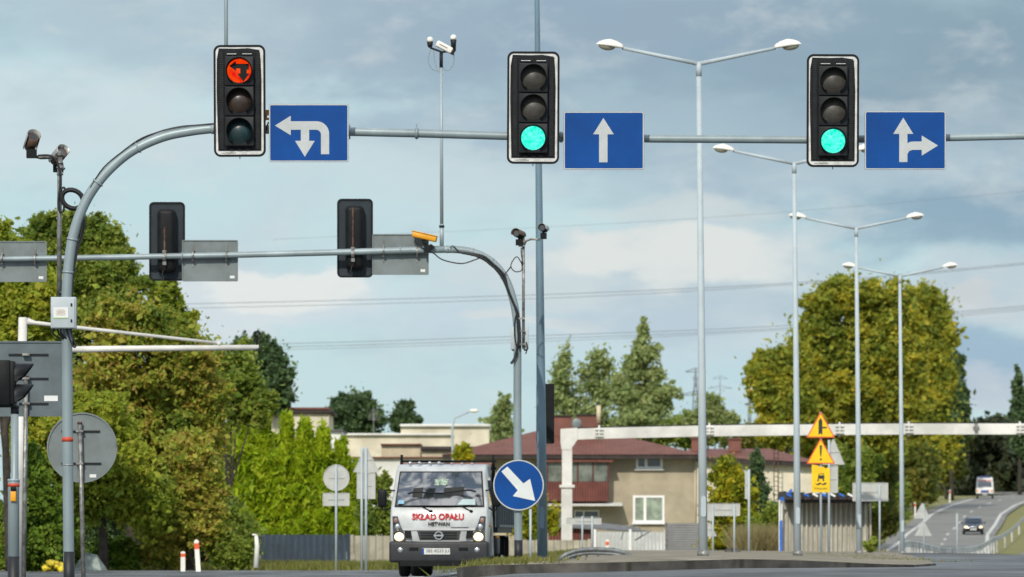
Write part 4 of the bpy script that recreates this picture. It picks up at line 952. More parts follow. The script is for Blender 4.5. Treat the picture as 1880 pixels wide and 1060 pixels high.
# CCTV post standing on the far arm
b = P_(811, 447, DF); t = thing('camera_post', 'tall thin post on the far mast arm carrying white cameras', 'post', b)
mb = MB(); mb.tube([b+Vector((0, 0, -.05)), P_(811, 412, DF)], .040, 10); mb.tube([P_(811, 412, DF), P_(810, 120, DF)], [.034, .026], 10)
mb.build('tube', M['pole2'], t, off=b)
mb = MB(); mb.tube([P_(811, 418, DF), P_(811, 414, DF)], .052, 10); mb.tube([P_(810, 124, DF), P_(810, 97, DF)], .034, 10); build_each(mb, 'head_clamp', M['blk2'], t, off=b)
b = P_(811, 100, DF); t = thing('white_camera', 'white bullet camera with two dome beacons on top of the tall thin post', 'traffic camera', b)
mb = MB(); mb.box(P_(816, 87, DF)-b, (.33, .14, .12), ry=R(28)); mb.bevel(.03, 3); mb.build('housing', M['lamphead'], t)
mb = MB(); mb.box(P_(812, 83, DF-.1)-b+Vector((.02, .028, -.015)), (.17, .004, .012), ry=R(28)); mb.build('print', M['blkl'], t)
mb = MB(); mb.box(P_(830, 95, DF)-b, (.09, .12, .10), ry=R(28)); mb.build('window', M['blk'], t)
for (px, py, q) in ((789.5, 75, 0), (832.5, 71, 1)):
    c = P_(px, py, DF)-b
    mb = MB(); mb.ell(c+Vector((0, 0, .015)), (.058, .058, .06)); mb.build('dome', M['lamphead'], t)
    mb = MB(); mb.tube([c+Vector((0, 0, -.02)), c+Vector((0, 0, -.09)), c+Vector((0, 0, -.13 if q == 0 else -.24))], [.058, .05, .03 if q == 0 else .045], 12); mb.build('socket', M['blk2'], t)
mb = MB(); mb.tube([P_(790, 88, DF)-b, P_(812, 96, DF)-b, P_(834, 93, DF)-b], .02, 8); mb.build('cross_arm', M['blk2'], t)
mb = MB()
cabp = lambda pts, r: mb.tube([q-b for q in smoothpath([P_(x, y, DF) for x, y in pts], 5)], r, 6)
cabp([(790, 90), (786, 112), (792, 125), (802, 130), (809, 122)], .010); cabp([(796, 90), (798, 112), (804, 132), (808, 128)], .008); cabp([(833, 95), (833, 115), (825, 128), (816, 128), (811, 118)], .010)
mb.build('cable_loop', M['pole'], t)

# tall steel lamp pole beside the far mast
DL = 108.0; bx = X_(996, DL); zb = IT(bx, DL); base = Vector((bx, DL, zb))
t = thing('steel_pole', 'tall tapering grey-blue steel pole right of the far mast, running off the top', 'lamp pole', base)
mb = MB(); mb.tube([base+Vector((0, 0, -.1)), P_(994, 800, DL), P_(990, 400, DL), P_(986, 0, DL), P_(984.5, -160, DL)], [.098, .090, .068, .047, .040], 16); mb.build('shaft', M['poleb'], t, off=base)
mb = MB(); mb.box(base+Vector((0, 0, .015)), (.36, .36, .03)); mb.tube([base, base+Vector((0, 0, .09))], .115, 16); mb.build('base_plate', M['galv'], t, off=base)
mb = MB(); mb.prism(rr(.085, .42, .04, 5), -.098, -.085, c=P_(995, 950, DL)); mb.build('access_door', M['poleb'], t, off=base)
# the signal seen edge-back behind it
b = P_(1001, 760, 110); t = thing('traffic_signal', 'dark signal back showing behind the tall steel pole', 'traffic signal', b)
w, h = 33*S(110), 110*S(110)
mb = MB(); mb.prism(rr(w, h, .03, 4), 0, .03); mb.build('backplate', M['blk'], t)
mb = MB(); mb.box((0, .12, 0), (w*.8, .2, h*.9)); mb.bevel(.03, 2); mb.build('housing', M['blk2'], t)
mb = MB(); mb.tube([(0, .24, 0.3), (0, .45, .3)], .1, 12); mb.tube([(0, .24, 0), (0, .45, 0)], .1, 12); mb.tube([(0, .24, -.3), (0, .45, -.3)], .1, 12); mb.build('visor', M['blk'], t)
mb = MB(); mb.box((-.1, -.1, .3), (.1, .22, .05)); mb.box((-.1, -.1, -.3), (.1, .22, .05)); mb.build('bracket', M['galv'], t)

# ------------------------------------------------------------ left foreground
DP = 62.0; bx = X_(25, DP); zb = G(bx, DP); base = Vector((bx, DP, zb))
t = thing('signal_post', 'grey pedestrian signal post with yellow push button at the left edge', 'signal post', base); s_ = S(DP)
mb = MB(); mb.tube([base, P_(25, 890, DP), P_(25.5, 885, DP), P_(27, 878, DP), P_(27, 742, DP)], [.062, .062, .066, .042, .042], 16); mb.build('pole', M['pole'], t, off=base)
mb = MB(); mb.tube([P_(25.3, 884, DP), P_(25.3, 880, DP)], .068, 16); mb.build('collar', M['pole2'], t, off=base)
mb = MB(); mb.tube([P_(25.3, 894, DP), P_(25.3, 888, DP)], .0645, 16); mb.build('red_band', M['redtape'], t, off=base)
mb = MB(); mb.tube([base, P_(25, 1022, DP)], .064, 16); mb.build('base_band', M['blackpaint'], t, off=base)
b = P_(24.5, 910, DP-.07); t = thing('push_button', 'yellow crossing push button box on the pedestrian signal post', 'push button', b)
mb = MB(); mb.box((0, 0, -.01), (.062, .05, .11)); mb.bevel(.01, 2); mb.build('case', M['yell'], t)
mb = MB(); mb.box((0, .0, .072), (.058, .05, .05)); mb.bevel(.01, 2); mb.build('cap', M['blk'], t)
b = P_(12, 745, DP); t = thing('pedestrian_signal', 'two-lens pedestrian signal seen side-on at the left edge', 'traffic signal', b)
mb = MB(); mb.box((-.03, 0, .245), (.16, .30, .49)); mb.box((.07, 0, .245), (.05, .27, .47)); mb.bevel(.01, 2); mb.build('housing', M['blk'], t)
for z in (.36, .135):
    mb = MB(); n = 12; vs = []; fs = []
    for r in (.125, .132):
        for i in range(n+1):
            a = R(0+180*i/n); yy2 = r*math.cos(a); zz = z-.035+r*math.sin(a)*1.0
            vs += [(.095, yy2, zz), (.095+.10+.10*math.sin(a), yy2, zz)]
        for i in range(1): pass
    q = 2*(n+1)
    for k in range(n): a0, a1 = 2*k, 2*k+2; fs += [(a0, a1, a1+1, a0+1), (q+a0, q+a0+1, q+a1+1, q+a1), (a0+1, a1+1, q+a1+1, q+a0+1)]
    # side skirts, cut on the slant
    for sy in (-.128, .128): 
        b0 = len(vs); vs += [(.095, sy, z-.035), (.20, sy, z-.035), (.10, sy, z-.10)]; fs += [(b0, b0+1, b0+2)]
    mb.add(vs, fs, 0, True); mb.build('visor', M['blk2'], t)
    mb = MB(); mb.ell((.095, 0, z-.03), (.03, .1, .1)); mb.build('lens', M['lens'], t)
mb = MB(); mb.box((.03, 0, -.01), (.22, .12, .02)); mb.tube([(.09, 0, -.09), (.09, 0, 0)], .045, 12); mb.build('bracket', M['blk2'], t)
# big sign back + its rusty-topped post
DS = 76.0
def signpost_back(name, label, px, D, top, kind, cx, cy, w, h, rails, mtl, group=None, postr=.03, capr=True, lean=0, stick=None, basez=None, postm='galv'):
    bx = X_(px+lean, D); zb = (G(bx, D) if basez is None else basez); base = Vector((bx, D, zb)); t = thing(name, label, 'road sign', base, 0, group)
    mb = MB(); mb.tube([base+Vector((0, 0, -.1)), P_(px, top, D)], postr, 10); mb.build('post', M[postm], t, off=base)
    if capr: mb = MB(); mb.tube([P_(px, top+3, D), P_(px, top-1, D)], postr*1.12, 10); mb.build('post_cap', M['rust'], t, off=base)
    c = P_(cx, cy, D) - base; s_ = S(D)
    mb = MB(); mb2 = MB()
    if kind == 'rect': o = rr(w*s_, h*s_, min(.03, h*s_*.1), 4); i_ = rr(w*s_-.04, h*s_-.04, .02, 4)
    elif kind == 'disc': o = circ(w/2*s_, 44); i_ = circ(w/2*s_-.018, 44)
    elif kind == 'tri': o = [(-w/2*s_, -h/2*s_), (w/2*s_, -h/2*s_), (0, h/2*s_)]; i_ = [(x*.93, z*.93-.004) for x, z in o]
    mb.prism(o, .035+postr, .045+postr, c=c); mb.build('panel', M[mtl], t)
    mb2.ring([(x*1.004, z*1.004) for x, z in o], i_, .018+postr, .049+postr, c=c); mb2.build('folded_edge', M[mtl], t)
    mb = MB()
    for (rx0, rx1, ry) in rails: q = (P_(rx0, ry, D)+P_(rx1, ry, D))/2-base; mb.box(q+Vector((0, .022+postr, 0)), ((rx1-rx0)*s_, .02, .022))
    build_each(mb, 'rail', M['blk2'], t)
    mb = MB()
    for (rx0, rx1, ry) in rails: q = P_(px, ry, D)-base; mb.box(q+Vector((0, .0, 0)), (postr*3.2, postr*2.3, .03))
    build_each(mb, 'clamp', M['galv'], t)
    if stick: mb = MB(); q = P_(stick[0], stick[1], D)-base; mb.box(q+Vector((0, .032+postr, 0)), (stick[2]*s_, .003, stick[3]*s_)); mb.build('sticker', M['sticker'], t)
    return t
signpost_back('road_sign', 'large dark grey rectangular sign back at the left edge', 48, DS, 691, 'rect', 45, 695.5, 144, 138, [(15, 88, 651), (34, 88, 695), (34, 88, 741)], 'signback2', lean=-5, stick=(93, 731.5, 25, 10))
signpost_back('road_sign', 'round grey sign back partly behind the near mast pole', 146.5, DS, 776, 'disc', 150, 822, 129, 129, [(112, 183, 792), (112, 185, 851)], 'signback', lean=8, stick=(170, 874, 12, 6))
# white camera arm
D = 128.0; bx = X_(33, D); base = Vector((bx, D, G(bx, D)))
t = thing('camera_mast', 'white cantilever arm with a tie bar reaching right from behind the big sign back', 'camera mast', base)
mb = MB(); mb.tube([base, P_(42, 583, D)], [.12, .098], 14); mb.build('post', M['white2'], t, off=base)
mb = MB(); mb.tube([P_(45, 643, D), P_(270, 640, D), P_(475, 638, D)], [.075, .058], 12); mb.build('arm', M['white2'], t, off=base)
mb = MB(); mb.tube([P_(50, 590, D), P_(64, 593, D), P_(400, 630, D)], [.085, .045, .032], 10); mb.tube([P_(400, 628, D), P_(404, 634, D)], .05, 8); mb.build('tie_bar', M['white2'], t, off=base)
mb = MB(); mb.tube([P_(474, 643, D), P_(478, 643, D)], .07, 10); mb.tube([P_(472, 640, D), P_(471, 618, D)], .022, 8); mb.build('arm_end', M['blk2'], t, off=base)
cctv('traffic_camera', 'tiny camera on the tip of the white cantilever arm', 471, 613, D, R(15), 0, L=.16, w=.062, body='blk', shield='blk2')

# ------------------------------------------------------------ double-arm street lamps
def lamp_proto(px, D, base_py, top_px, top_py, zb, label):
    s_ = S(115.5); base = Vector((X_(px, D), D, zb))
    t = thing('street_lamp', label, 'street lamp', base, 0, 'white double-arm street lamps'); H = 9.99
    L_ = -.09
    mb = MB(); mb.tube([(0, 0, -.6), (L_*.3, 0, H*.35), (L_, 0, H-.22)], [.098, .078, .052], 14); mb.tube([(L_, 0, H-.30), (L_, 0, H-.02)], .058, 12); mb.build('shaft', M['lamp'], t)
    mb = MB(); mb.tube([(0, 0, -.05), (0, 0, .12)], .125, 14); mb.build('foot', M['galv'], t)
    mb = MB(); mb.prism(rr(.10, .42, .04, 4), -.104, -.08, c=(0, 0, 1.0)); mb.build('access_door', M['lamp'], t)
    for sg in (-1, 1):
        ex = L_ + sg*1.55; ez = H + .27
        mb = MB(); mb.tube([(L_, 0, H-.05), (ex, 0, ez)], [.046, .034], 10); mb.build('arm', M['lamp'], t)
        # tear-shaped lantern
        Mx = Matrix.Rotation(-sg*R(8), 3, 'Y'); n = 14; vs = []
        prof = [(-.02, .055, .05), (.02, .085, .085), (.12, .11, .125), (.26, .13, .15), (.38, .115, .12), (.48, .07, .07), (.53, .012, .012)]
        for (x, ry, rz) in prof:
            for j in range(n+1):
                a = math.pi*j/n; vs.append(Vector((ex, 0, ez)) + Mx @ Vector((sg*x, ry*math.cos(a), rz*math.sin(a))))
        fs = [(i*(n+1)+j, i*(n+1)+j+1, (i+1)*(n+1)+j+1, (i+1)*(n+1)+j) for i in range(len(prof)-1) for j in range(n)]
        fs += [(i*(n+1), (i+1)*(n+1), (i+1)*(n+1)+n, i*(n+1)+n) for i in range(len(prof)-1)]; fs.append(list(range(n+1)))
        mb = MB(); mb.add(vs, fs, 0, True); hd = mb.build('lantern', M['lamphead'], t)
        mb = MB(); mb.ell(Vector((ex, 0, ez))+Mx @ Vector((sg*.31, 0, -.005)), (.17, .10, .085), z0=-1, z1=0, M=Mx); mb.build('bowl', M['lampglass'], hd)
    return t
LP = [(1293, 115.5, 1022, 1283, 113, 'nearest double-arm street lamp, biggest and leftmost of the row'), (1463, 145.2, 1020, 1458, 297, 'second double-arm lamp, its right lantern behind the right signal'),
      (1576, 174.7, 1018, 1572, 417, 'third double-arm lamp, standing against the great tree'), (1660, 204.6, 1012, 1652, 505, 'farthest and smallest double-arm lamp beside the hill road')]
lp0 = None
for (px, D, bpy_, tx, ty, lb) in LP:
    ztop = W(tx, ty, D).z; zb = ztop - 9.99; x = X_(tx, D) + .09
    if lp0 is None: lp0 = lamp_proto(px, D, bpy_, tx, ty, zb, lb); lp0.location = (x, D, zb)
    else: copy_tree(lp0, loc=(x, D, zb), label=lb)
# far lamp head over the rooftops
b = Vector((X_(838, 290), 290, G(X_(838, 290), 290))); t = thing('street_lamp', 'small distant street lamp poking above the pale rooftops', 'street lamp', b)
mb = MB(); mb.tube([b, P_(830, 790, 290), P_(834, 768, 290), P_(862, 756, 290)], [.09, .06, .05, .04], 8); mb.build('shaft', M['lamp'], t, off=b)
mb = MB(); mb.ell(P_(870, 754.5, 290)-b, (.25, .12, .10)); mb.build('lantern', M['lamphead'], t)

# ------------------------------------------------------------ white gantry
D = 222.0; base = Vector((X_(1040, D), D, G(X_(1040, D), D)))
t = thing('gantry', 'white box-beam gantry crossing the road from beside the beige house', 'gantry', base); s_ = S(D)
mb = MB(); a = P_(1040, 985, D); c = P_(1041, 790, D)
mb.box(((base.x+X_(1041, D))/2, D, (base.z-.2+P_(0, 893, D).z)/2), (20*s_, .42, P_(0, 893, D).z-base.z+.2)); mb.box(((X_(1041, D)), D, (P_(0, 893, D).z+P_(0, 812, D).z)/2), (18.5*s_, .40, P_(0, 812, D).z-P_(0, 893, D).z)); mb.build('post', M['white2'], t, off=base)
mb = MB(); mb.box((X_(1041, D), D, P_(0, 893, D).z), (28*s_, .58, 5*s_)); mb.build('post_flange', M['white2'], t, off=base)
mb = MB(); o = [(1029, 812), (1029, 788), (1060, 786), (1060, 808), (1050, 822), (1050, 826), (1031, 826)]
mb.prism([((x-CX)*s_, CAMZ+(HY-y)*s_) for x, y in o], D-.22, D+.22); mb.build('elbow', M['white2'], t, off=base)
bp_ = [(1060, 797), (1150, 796), (1300, 792), (1541, 789), (1668, 788), (1872, 788), (2100, 789)]
segs = [(1060, 797.5, 1100, 796), (1100, 796, 1302, 791.5), (1302, 791.5, 1541, 789), (1541, 789, 1668, 788), (1668, 788, 1872, 788), (1872, 788, 2160, 789)]
for (xa, ya, xb, yb) in segs:
    mb = MB(); o = [(xa+.5, ya-10), (xb-.5, yb-10), (xb-.5, yb+10), (xa+.5, ya+10)]; mb.prism([((x-CX)*s_, CAMZ+(HY-y)*s_) for x, y in o], D-.21, D+.21); mb.build('beam', M['white2'], t, off=base)
for (x, y) in [(1100, 795), (1302, 791), (1541, 789), (1668, 788), (1872, 788)]:
    mb = MB(); q = P_(x, y, D)
    mb.tube([q+Vector((-.035, 0, 0)), q+Vector((.035, 0, 0))], .30, 16)
    mb.build('beam_flange', M['white2'], t, off=base)
    mb = MB()
    for k in (-1, 0, 1):
        mb.box(q+Vector((0, -.25, k*.13)), (.32, .10, .05))
    build_each(mb, 'flange_rib', M['white2'], t, off=base)
mb = MB()
for (xa, ya, xb, yb) in segs: mb.tube([P_(xa, ya-11.5, D-.1), P_(xb, yb-11.5, D-.1)], .022, 6)
mb.build('cable_run', M['blk2'], t, off=base)
mb = MB(); q = P_(1792, 785, D-.3); mb.box(q, (.12, .1, .3)); mb.box(q+Vector((0, 0, .0)), (.24, .08, .05)); mb.tube([q, q+Vector((0, 0, .35))], .02, 6); mb.build('sensor', M['galv'], t, off=base)
mb = MB(); mb.tube([P_(1020, 1016, D), P_(1032, 1002, D), P_(1036, 990, D)], .08, 8); mb.build('foot_brace', M['white2'], t, off=base)

# ------------------------------------------------------------ temporary warning signs
D = 168.0; bx = X_(1507, D); base = Vector((bx, D, IT(bx, D))); s_ = S(D)
def tri(cx, base_y, top_y, w): return [((cx-w/2)*s_, -base_y*s_), ((cx+w/2)*s_, -base_y*s_), (cx*s_, -top_y*s_)]
def rtri(cx, by, ty, w, sh=0, rr_=2.2):
    A = [Vector((cx-w/2, by)), Vector((cx+w/2, by)), Vector((cx, ty))]; ce = sum(A, Vector((0, 0)))/3; out = []
    A = [ce + (p-ce)*(1-sh) for p in A]
    for i in range(3):
        p = A[i]; a = A[i-1]; b = A[(i+1) % 3]; u = (a-p).normalized(); v = (b-p).normalized()
        q0 = p+u*rr_; q1 = p+v*rr_
        for k in range(4): tt = k/3; out.append((1-tt)**2*q0 + 2*tt*(1-tt)*p + tt**2*q1)
    return [(q.x*s_-CX*s_, CAMZ+(HY-q.y)*s_) for q in out]
def plate(t, outline, face, edge, y):
    mb = MB(); mb.prism(outline, y, y+.012); return mb.build('panel', edge, t, off=t.location)
def warnsign(label, by, ty, glyph):
    cb = P_(1507, by, D-.08); t = thing('warning_sign', label, 'road sign', cb, 0, 'yellow temporary signs on one post'); 
    mb = MB(); mb.prism(rtri(1506.5, by, ty, 53), D-.09, D-.075); mb.build('panel', M['redsign'], t, off=cb)
    mb = MB(); mb.prism(rtri(1506.5, by, ty, 53, .13, 1.5), D-.095, D-.0905); mb.build('yellow_face', M['yellow'], t, off=cb)
    mb = MB()
    for o in glyph: mb.prism([((x-CX)*s_, CAMZ+(HY-y)*s_) for x, y in o], D-.099, D-.0955)
    mb.build('symbol', M['blkl'], t, off=cb); return t
warnsign('upper yellow triangle sign showing a side road joining from the right', 804, 756, [[(1502.5, 799), (1502.5, 773), (1506, 767.5), (1509.5, 773), (1509.5, 784), (1517.5, 784), (1517.5, 787), (1509.5, 787), (1509.5, 799), (1506, 796)]])
warnsign('lower yellow triangle sign showing an exclamation mark', 852, 804.5, [[(1504.4, 818), (1508.8, 818), (1507.6, 838), (1505.6, 838)], [(1504.8, 842), (1508.4, 842), (1508.4, 845.5), (1504.8, 845.5)]])
cb = P_(1507, 905, D-.08); t = thing('warning_sign', 'rectangular yellow plate under the triangles with a skidding car and torn top edge', 'road sign', cb, 0, 'yellow temporary signs on one post')
o = [(1490, 904), (1523.5, 904), (1523.5, 861), (1519, 859), (1515, 860), (1511, 857), (1506, 858), (1501, 855), (1496, 854), (1490, 853.5)]
pj = lambda o: [((x-CX)*s_, CAMZ+(HY-y)*s_) for x, y in o]
mb = MB(); mb.prism(pj(o), D-.09, D-.075); mb.build('panel', M['yellow'], t, off=cb)
mb = MB()
mb.prism(pj([(1501, 879), (1502.5, 870), (1512, 869), (1513.5, 877), (1512, 880)]), D-.094, D-.0905)
mb.prism(pj([(1500, 881), (1503, 879.5), (1503, 884), (1500.5, 884)]), D-.094, D-.0905); mb.prism(pj([(1510, 879.5), (1513, 880), (1513, 884), (1510.5, 884)]), D-.094, D-.0905)
for k in (0, 1): mb.prism(pj([(1496+k*10, 887), (1500+k*10, 889), (1505+k*10, 886), (1508+k*10, 888), (1505+k*10, 890), (1500+k*10, 891.5)]), D-.094, D-.0905)
mb.build('symbol', M['blkl'], t, off=cb)
mb = MB(); mb.prism(pj([(1503.5, 873), (1504, 871), (1510.5, 870.5), (1511, 873)]), D-.096, D-.0942); mb.build('symbol_window', M['yellow'], t, off=cb)
mb = MB(); mb.text('Wypadki', P_(1507, 897.5, D-.092), 24*s_, 5*s_, dep=.002); mb.build('lettering', M['blkl'], t, off=cb)
t = thing('sign_post', 'steel post carrying the yellow temporary signs', 'post', base)
mb = MB(); mb.tube([base+Vector((0, 0, -.2)), P_(1507, 757, D)], .035, 10); mb.build('tube', M['lamp'], t, off=base)
mb = MB()
for y in (790, 835, 875, 895): mb.box(P_(1507, y, D-.05), (.12, .05, .03))
build_each(mb, 'clamp', M['galv'], t, off=base)
gbk = 'pale road sign backs'
def pale(label, post, D, top, plates, r=.032, base_z=None, lean=0, posts=None):
    bx = X_(post+lean, D); base = Vector((bx, D, (IT(bx, D) if 100 < D < 298 and iedge(D, -1) < bx < iedge(D, 1) else G(bx, D)) if base_z is None else base_z)); t = thing('road_sign', label, 'road sign', base, 0, gbk); s_ = S(D)
    for k, p in enumerate(posts or [post]):
        mb = MB(); q = Vector((X_(p+lean, D), D, base.z)); mb.tube([q+Vector((0, 0, -.2)), P_(p, top, D)], r, 8); mb.build('post', M['lamp'], t, off=base)
    for (kd, cx, cy, w, h) in plates:
        if kd == 'tri': A = rr(.02, .02, .005, 2); o = [((cx-w/2)*s_, (-(cy+h/2))*s_), ((cx+w/2)*s_, (-(cy+h/2))*s_), ((cx+w*.04)*s_, -(cy-h/2)*s_), ((cx-w*.04)*s_, -(cy-h/2)*s_)]
        elif kd == 'disc': o = [(x+cx*s_, z-cy*s_) for x, z in circ(w/2*s_, 30)]
        else: o = [(x+cx*s_, z-cy*s_) for x, z in rr(w*s_, h*s_, .03, 3)]
        o = [(x-CX*s_, z+CAMZ+HY*s_) for x, z in o]; cc = (sum(x for x, z in o)/len(o), sum(z for x, z in o)/len(o))
        mb = MB(); mb.prism(o, D+.045, D+.055); mb.build('panel', M['signpale'], t, off=base)
        mb = MB(); mb.ring([(cc[0]+(x-cc[0])*1.01, cc[1]+(z-cc[1])*1.01) for x, z in o], [(cc[0]+(x-cc[0])*.96, cc[1]+(z-cc[1])*.96) for x, z in o], D+.03, D+.06); mb.build('folded_edge', M['signpale'], t, off=base)
        mb = MB(); mb.box(((cc[0]), D+.035, cc[1]), (min(w*.6*s_, .5), .02, .025)); build_each(mb, 'clamp', M['signpale'], t, off=base)
    return t
pale('round pale sign back with a rectangular plate below, in front of the thujas', 617, 160, 853, [('disc', 617.5, 877.5, 48, 48), ('rect', 617, 917, 49, 24)])
pale('triangular pale sign back over an upright plate, left of the truck', 668, 158, 822, [('tri', 672, 844, 48, 46), ('rect', 672, 892, 34, 48)], posts=[664, 672], r=.034)
pale('triangular pale sign back behind the yellow temporary signs', 1522, 172, 808, [('tri', 1530, 830, 42, 46), ('rect', 1530, 880, 17, 50)], r=.034)
pale('blank wide pale sign back right of the third lamp post', 1615, 186, 890, [('rect', 1598, 903.5, 65, 34)], r=.03)
pale('pale bluish low board on two posts right of the nearest lamp post', 1309, 176, 927, [('rect', 1328.5, 936, 60, 23)], posts=[1309, 1348], r=.028)
pale('narrow sign seen nearly edge-on on a tall post between bushes', 1375, 170, 862, [('rect', 1371.5, 890, 8, 52)], r=.036)
pale('two small pale triangles stacked behind the foot of the nearest lamp post', 1308, 180, 930, [('tri', 1297, 943, 28, 26), ('tri', 1303, 972, 26, 26)], r=.02)
pale('long low pale board on two posts in front of the gantry post', 1069, 200, 948, [('rect', 1072, 957, 64, 12)], posts=[1069, 1087], r=.03)
pale('two see-through pale triangles one above the other beside the hill road', 1696, 300, 925, [('tri', 1693, 938, 30, 28), ('tri', 1695, 970, 32, 28)], r=.03)
pale('thin post with a narrow edge-on sign in front of the dark car', 1757, 320, 942, [('rect', 1757, 958, 4, 28)], r=.035)
pale('slim pale post just right of the far mast pole', 974, 150, 935, [('rect', 974, 940, 6, 10)], r=.03)
# small low cabinet-like things near bases
for px, py, D, lb in [(1345, 1015, 180, 'low dark concrete block between the bushes'), ]:
    b = Vector((X_(px, D), D, IT(X_(px, D), D))); t = thing('concrete_block', lb, 'concrete block', b); mb = MB(); mb.box((0, 0, .06), (.5, .3, .14)); mb.box((0, 0, .15), (.36, .22, .06)); mb.bevel(.03, 2); mb.build('block', M['kerb'], t)

# marker posts
def marker(px, top, bot, D, label, lean=0):
    s_ = S(D); h = (bot-top)*s_; b = Vector((X_(px, D), D, W(px, bot, D).z)); t = thing('marker_post', label, 'marker post', b, 0, 'white roadside marker posts'); t.rotation_euler = (0, R(lean), 0)
    mb = MB(); mb.prism([(-.06, -.2), (.06, -.2), (.06, h*.94), (.0, h), (-.06, h*.94)], -.04, .04); mb.build('post', M['lamphead'], t)
    mb = MB(); mb.box((0, 0, h*.76), (.124, .084, h*.2)); mb.build('red_band', M['redsign'], t)
marker(364, 990, 1044, 150, 'leaning red-and-white marker post in front of the hedge', -4)
marker(336, 1012, 1044, 152, 'short marker post almost hidden by the hedge, left of the leaning one')
marker(1680, 922, 945, 430, 'lower marker post at the edge of the hill road')
marker(1744, 899, 919, 560, 'upper marker post at the edge of the hill road')
marker(1115, 990, 1024, 215, 'marker post in front of the white corrugated gate')
b = W(470, 1036, 157); t = thing('broken_post', 'weathered white broken post beside the blue-grey fence', 'post', b)
mb = MB(); mb.tube([(0, 0, -.1), (.03, 0, .5), (.0, 0, .80)], [.075, .065, .05], 8); mb.build('stump', M['lamphead'], t)
mb = MB(); mb.box((-.04, 0, .80), (.14, .12, .05), ry=R(12)); mb.bevel(.02, 2); mb.build('cap', M['lamphead'], t)
# yellow wrapping and grey sheet at lower left
b = Vector((X_(100, 150), 150, G(X_(100, 150), 150))); t = thing('wrapping', 'crumpled yellow wrapping lying on the verge at lower left', 'wrapping', b)
mb = MB(); random.seed(3)
for k in range(9): mb.ell((random.uniform(-.25, .25), random.uniform(-.1, .1), random.uniform(.02, .24)), (random.uniform(.08, .18), .1, random.uniform(.04, .11)), nu=9, nv=5, M=Matrix.Rotation(random.uniform(-.8, .8), 3, 'Y'))
mb.v = [(x+random.uniform(-.02, .02), y, z+random.uniform(-.02, .02)) for x, y, z in mb.v]; mb.build('sheet', M['bag'], t)
b = Vector((X_(163, 156), 156, G(X_(163, 156), 156))); t = thing('tarpaulin', 'grey-green sheet propped like a small tent beside the round sign post', 'tarpaulin', b)
mb = MB(); mb.add([(-.42, -.2, 0), (.35, -.2, 0), (.5, .3, 0), (-.2, .3, 0), (-.12, 0, .5), (.22, .1, .42)], [(0, 1, 5, 4), (1, 2, 5), (2, 3, 4, 5), (3, 0, 4)]); mb.build('sheet', M['tarp'], t)

# ------------------------------------------------------------ guard rails
D = 150.0
b = Vector((X_(1095, D), D, IT(X_(1095, D), D))); t = thing('hoop_railing', 'low arched grey railing on the traffic island', 'railing', b); s_ = S(D)
arcp = [(1020, 1034), (1032, 1022), (1048, 1014), (1070, 1009), (1100, 1008), (1130, 1010), (1150, 1016), (1165, 1025), (1176, 1034)]
mb = MB(); mb.tube(smoothpath([P_(x, y+1, D) for x, y in arcp], 4), .062, 10); mb.build('top_tube', M['steelg'], t, off=b)
mb = MB(); mb.tube(smoothpath([P_(x, y+8, D) for x, y in arcp[1:-1]], 4), .045, 8); mb.build('lower_tube', M['steelg'], t, off=b)
for x in (1037, 1056, 1077, 1098, 1118, 1138, 1158):
    y = np.interp(x, [q[0] for q in arcp], [q[1] for q in arcp]); mb = MB(); mb.tube([P_(x, y, D), Vector((X_(x, D), D, b.z-.1))], .03, 8); mb.build('picket', M['steelg'], t, off=b)
GR = [(262, 15.8), (300, 19.8), (330, 22.6), (350, 24.9)]
GP = [(1652, 1006, 282), (1662, 999, 290), (1680, 999, 300), (1705, 1005, 312), (1735, 1011, 322), (1760, 1012, 332), (1785, 1009, 345), (1805, 1002, 360), (1825, 989, 385), (1845, 972, 420), (1862, 955, 460), (1880, 938, 505), (1900, 926, 540), (1925, 915, 590)]
b = Vector((X_(1700, 300), 300, G(X_(1700, 300), 300))); t = thing('guard_rail', 'curved steel guard rail winding up beside the hill road', 'guard rail', b)
gp = smoothpath([P_(x, y, d) for x, y, d in GP], 4)
gp = [Vector((q.x, q.y, min(max(q.z, G(q.x, q.y)+.5), G(q.x, q.y)+.85))) for q in gp]
mb = MB(); vs = []; prof = [(.0, -.16), (-.05, -.10), (.0, -.03), (.0, .03), (-.05, .10), (.0, .16)]
for i, q in enumerate(gp):
    d = (gp[min(i+1, len(gp)-1)]-gp[max(i-1, 0)]); nrm = Vector((-d.y, d.x, 0)).normalized()
    if nrm.y > 0: nrm = -nrm
    for (o_, z) in prof: vs.append(q + nrm*(-o_) + Vector((0, 0, z)))
n = len(prof); mb.add(vs, [(i*n+j, i*n+j+1, (i+1)*n+j+1, (i+1)*n+j) for i in range(len(gp)-1) for j in range(n-1)], 0, True)
mb.build('rail', M['steel'], t, off=b)
for i in [k for k in range(len(gp)) if k < len(gp)*.62 or k % 3 == 0]:
    mb = MB(); q = gp[i]; zg = G(q.x, q.y)-.2; mb.box((q.x, q.y+.1, (zg+q.z+.1)/2), (.1, .12, q.z+.1-zg)); mb.build('post', M['steel'], t, off=b)
b = W(1885, 906, 735); t = thing('guard_rail', 'distant dark guard rail at the crest of the hill road', 'guard rail', b)
mb = MB(); mb.box((0, 0, .0), (12, .1, .35), rz=R(12)); build_each(mb, 'rail', M['galv'], t)
for k in range(-3, 4): mb = MB(); mb.box((k*1.8, k*.38, -.3), (.12, .12, .7)); mb.build('post', M['galv'], t)

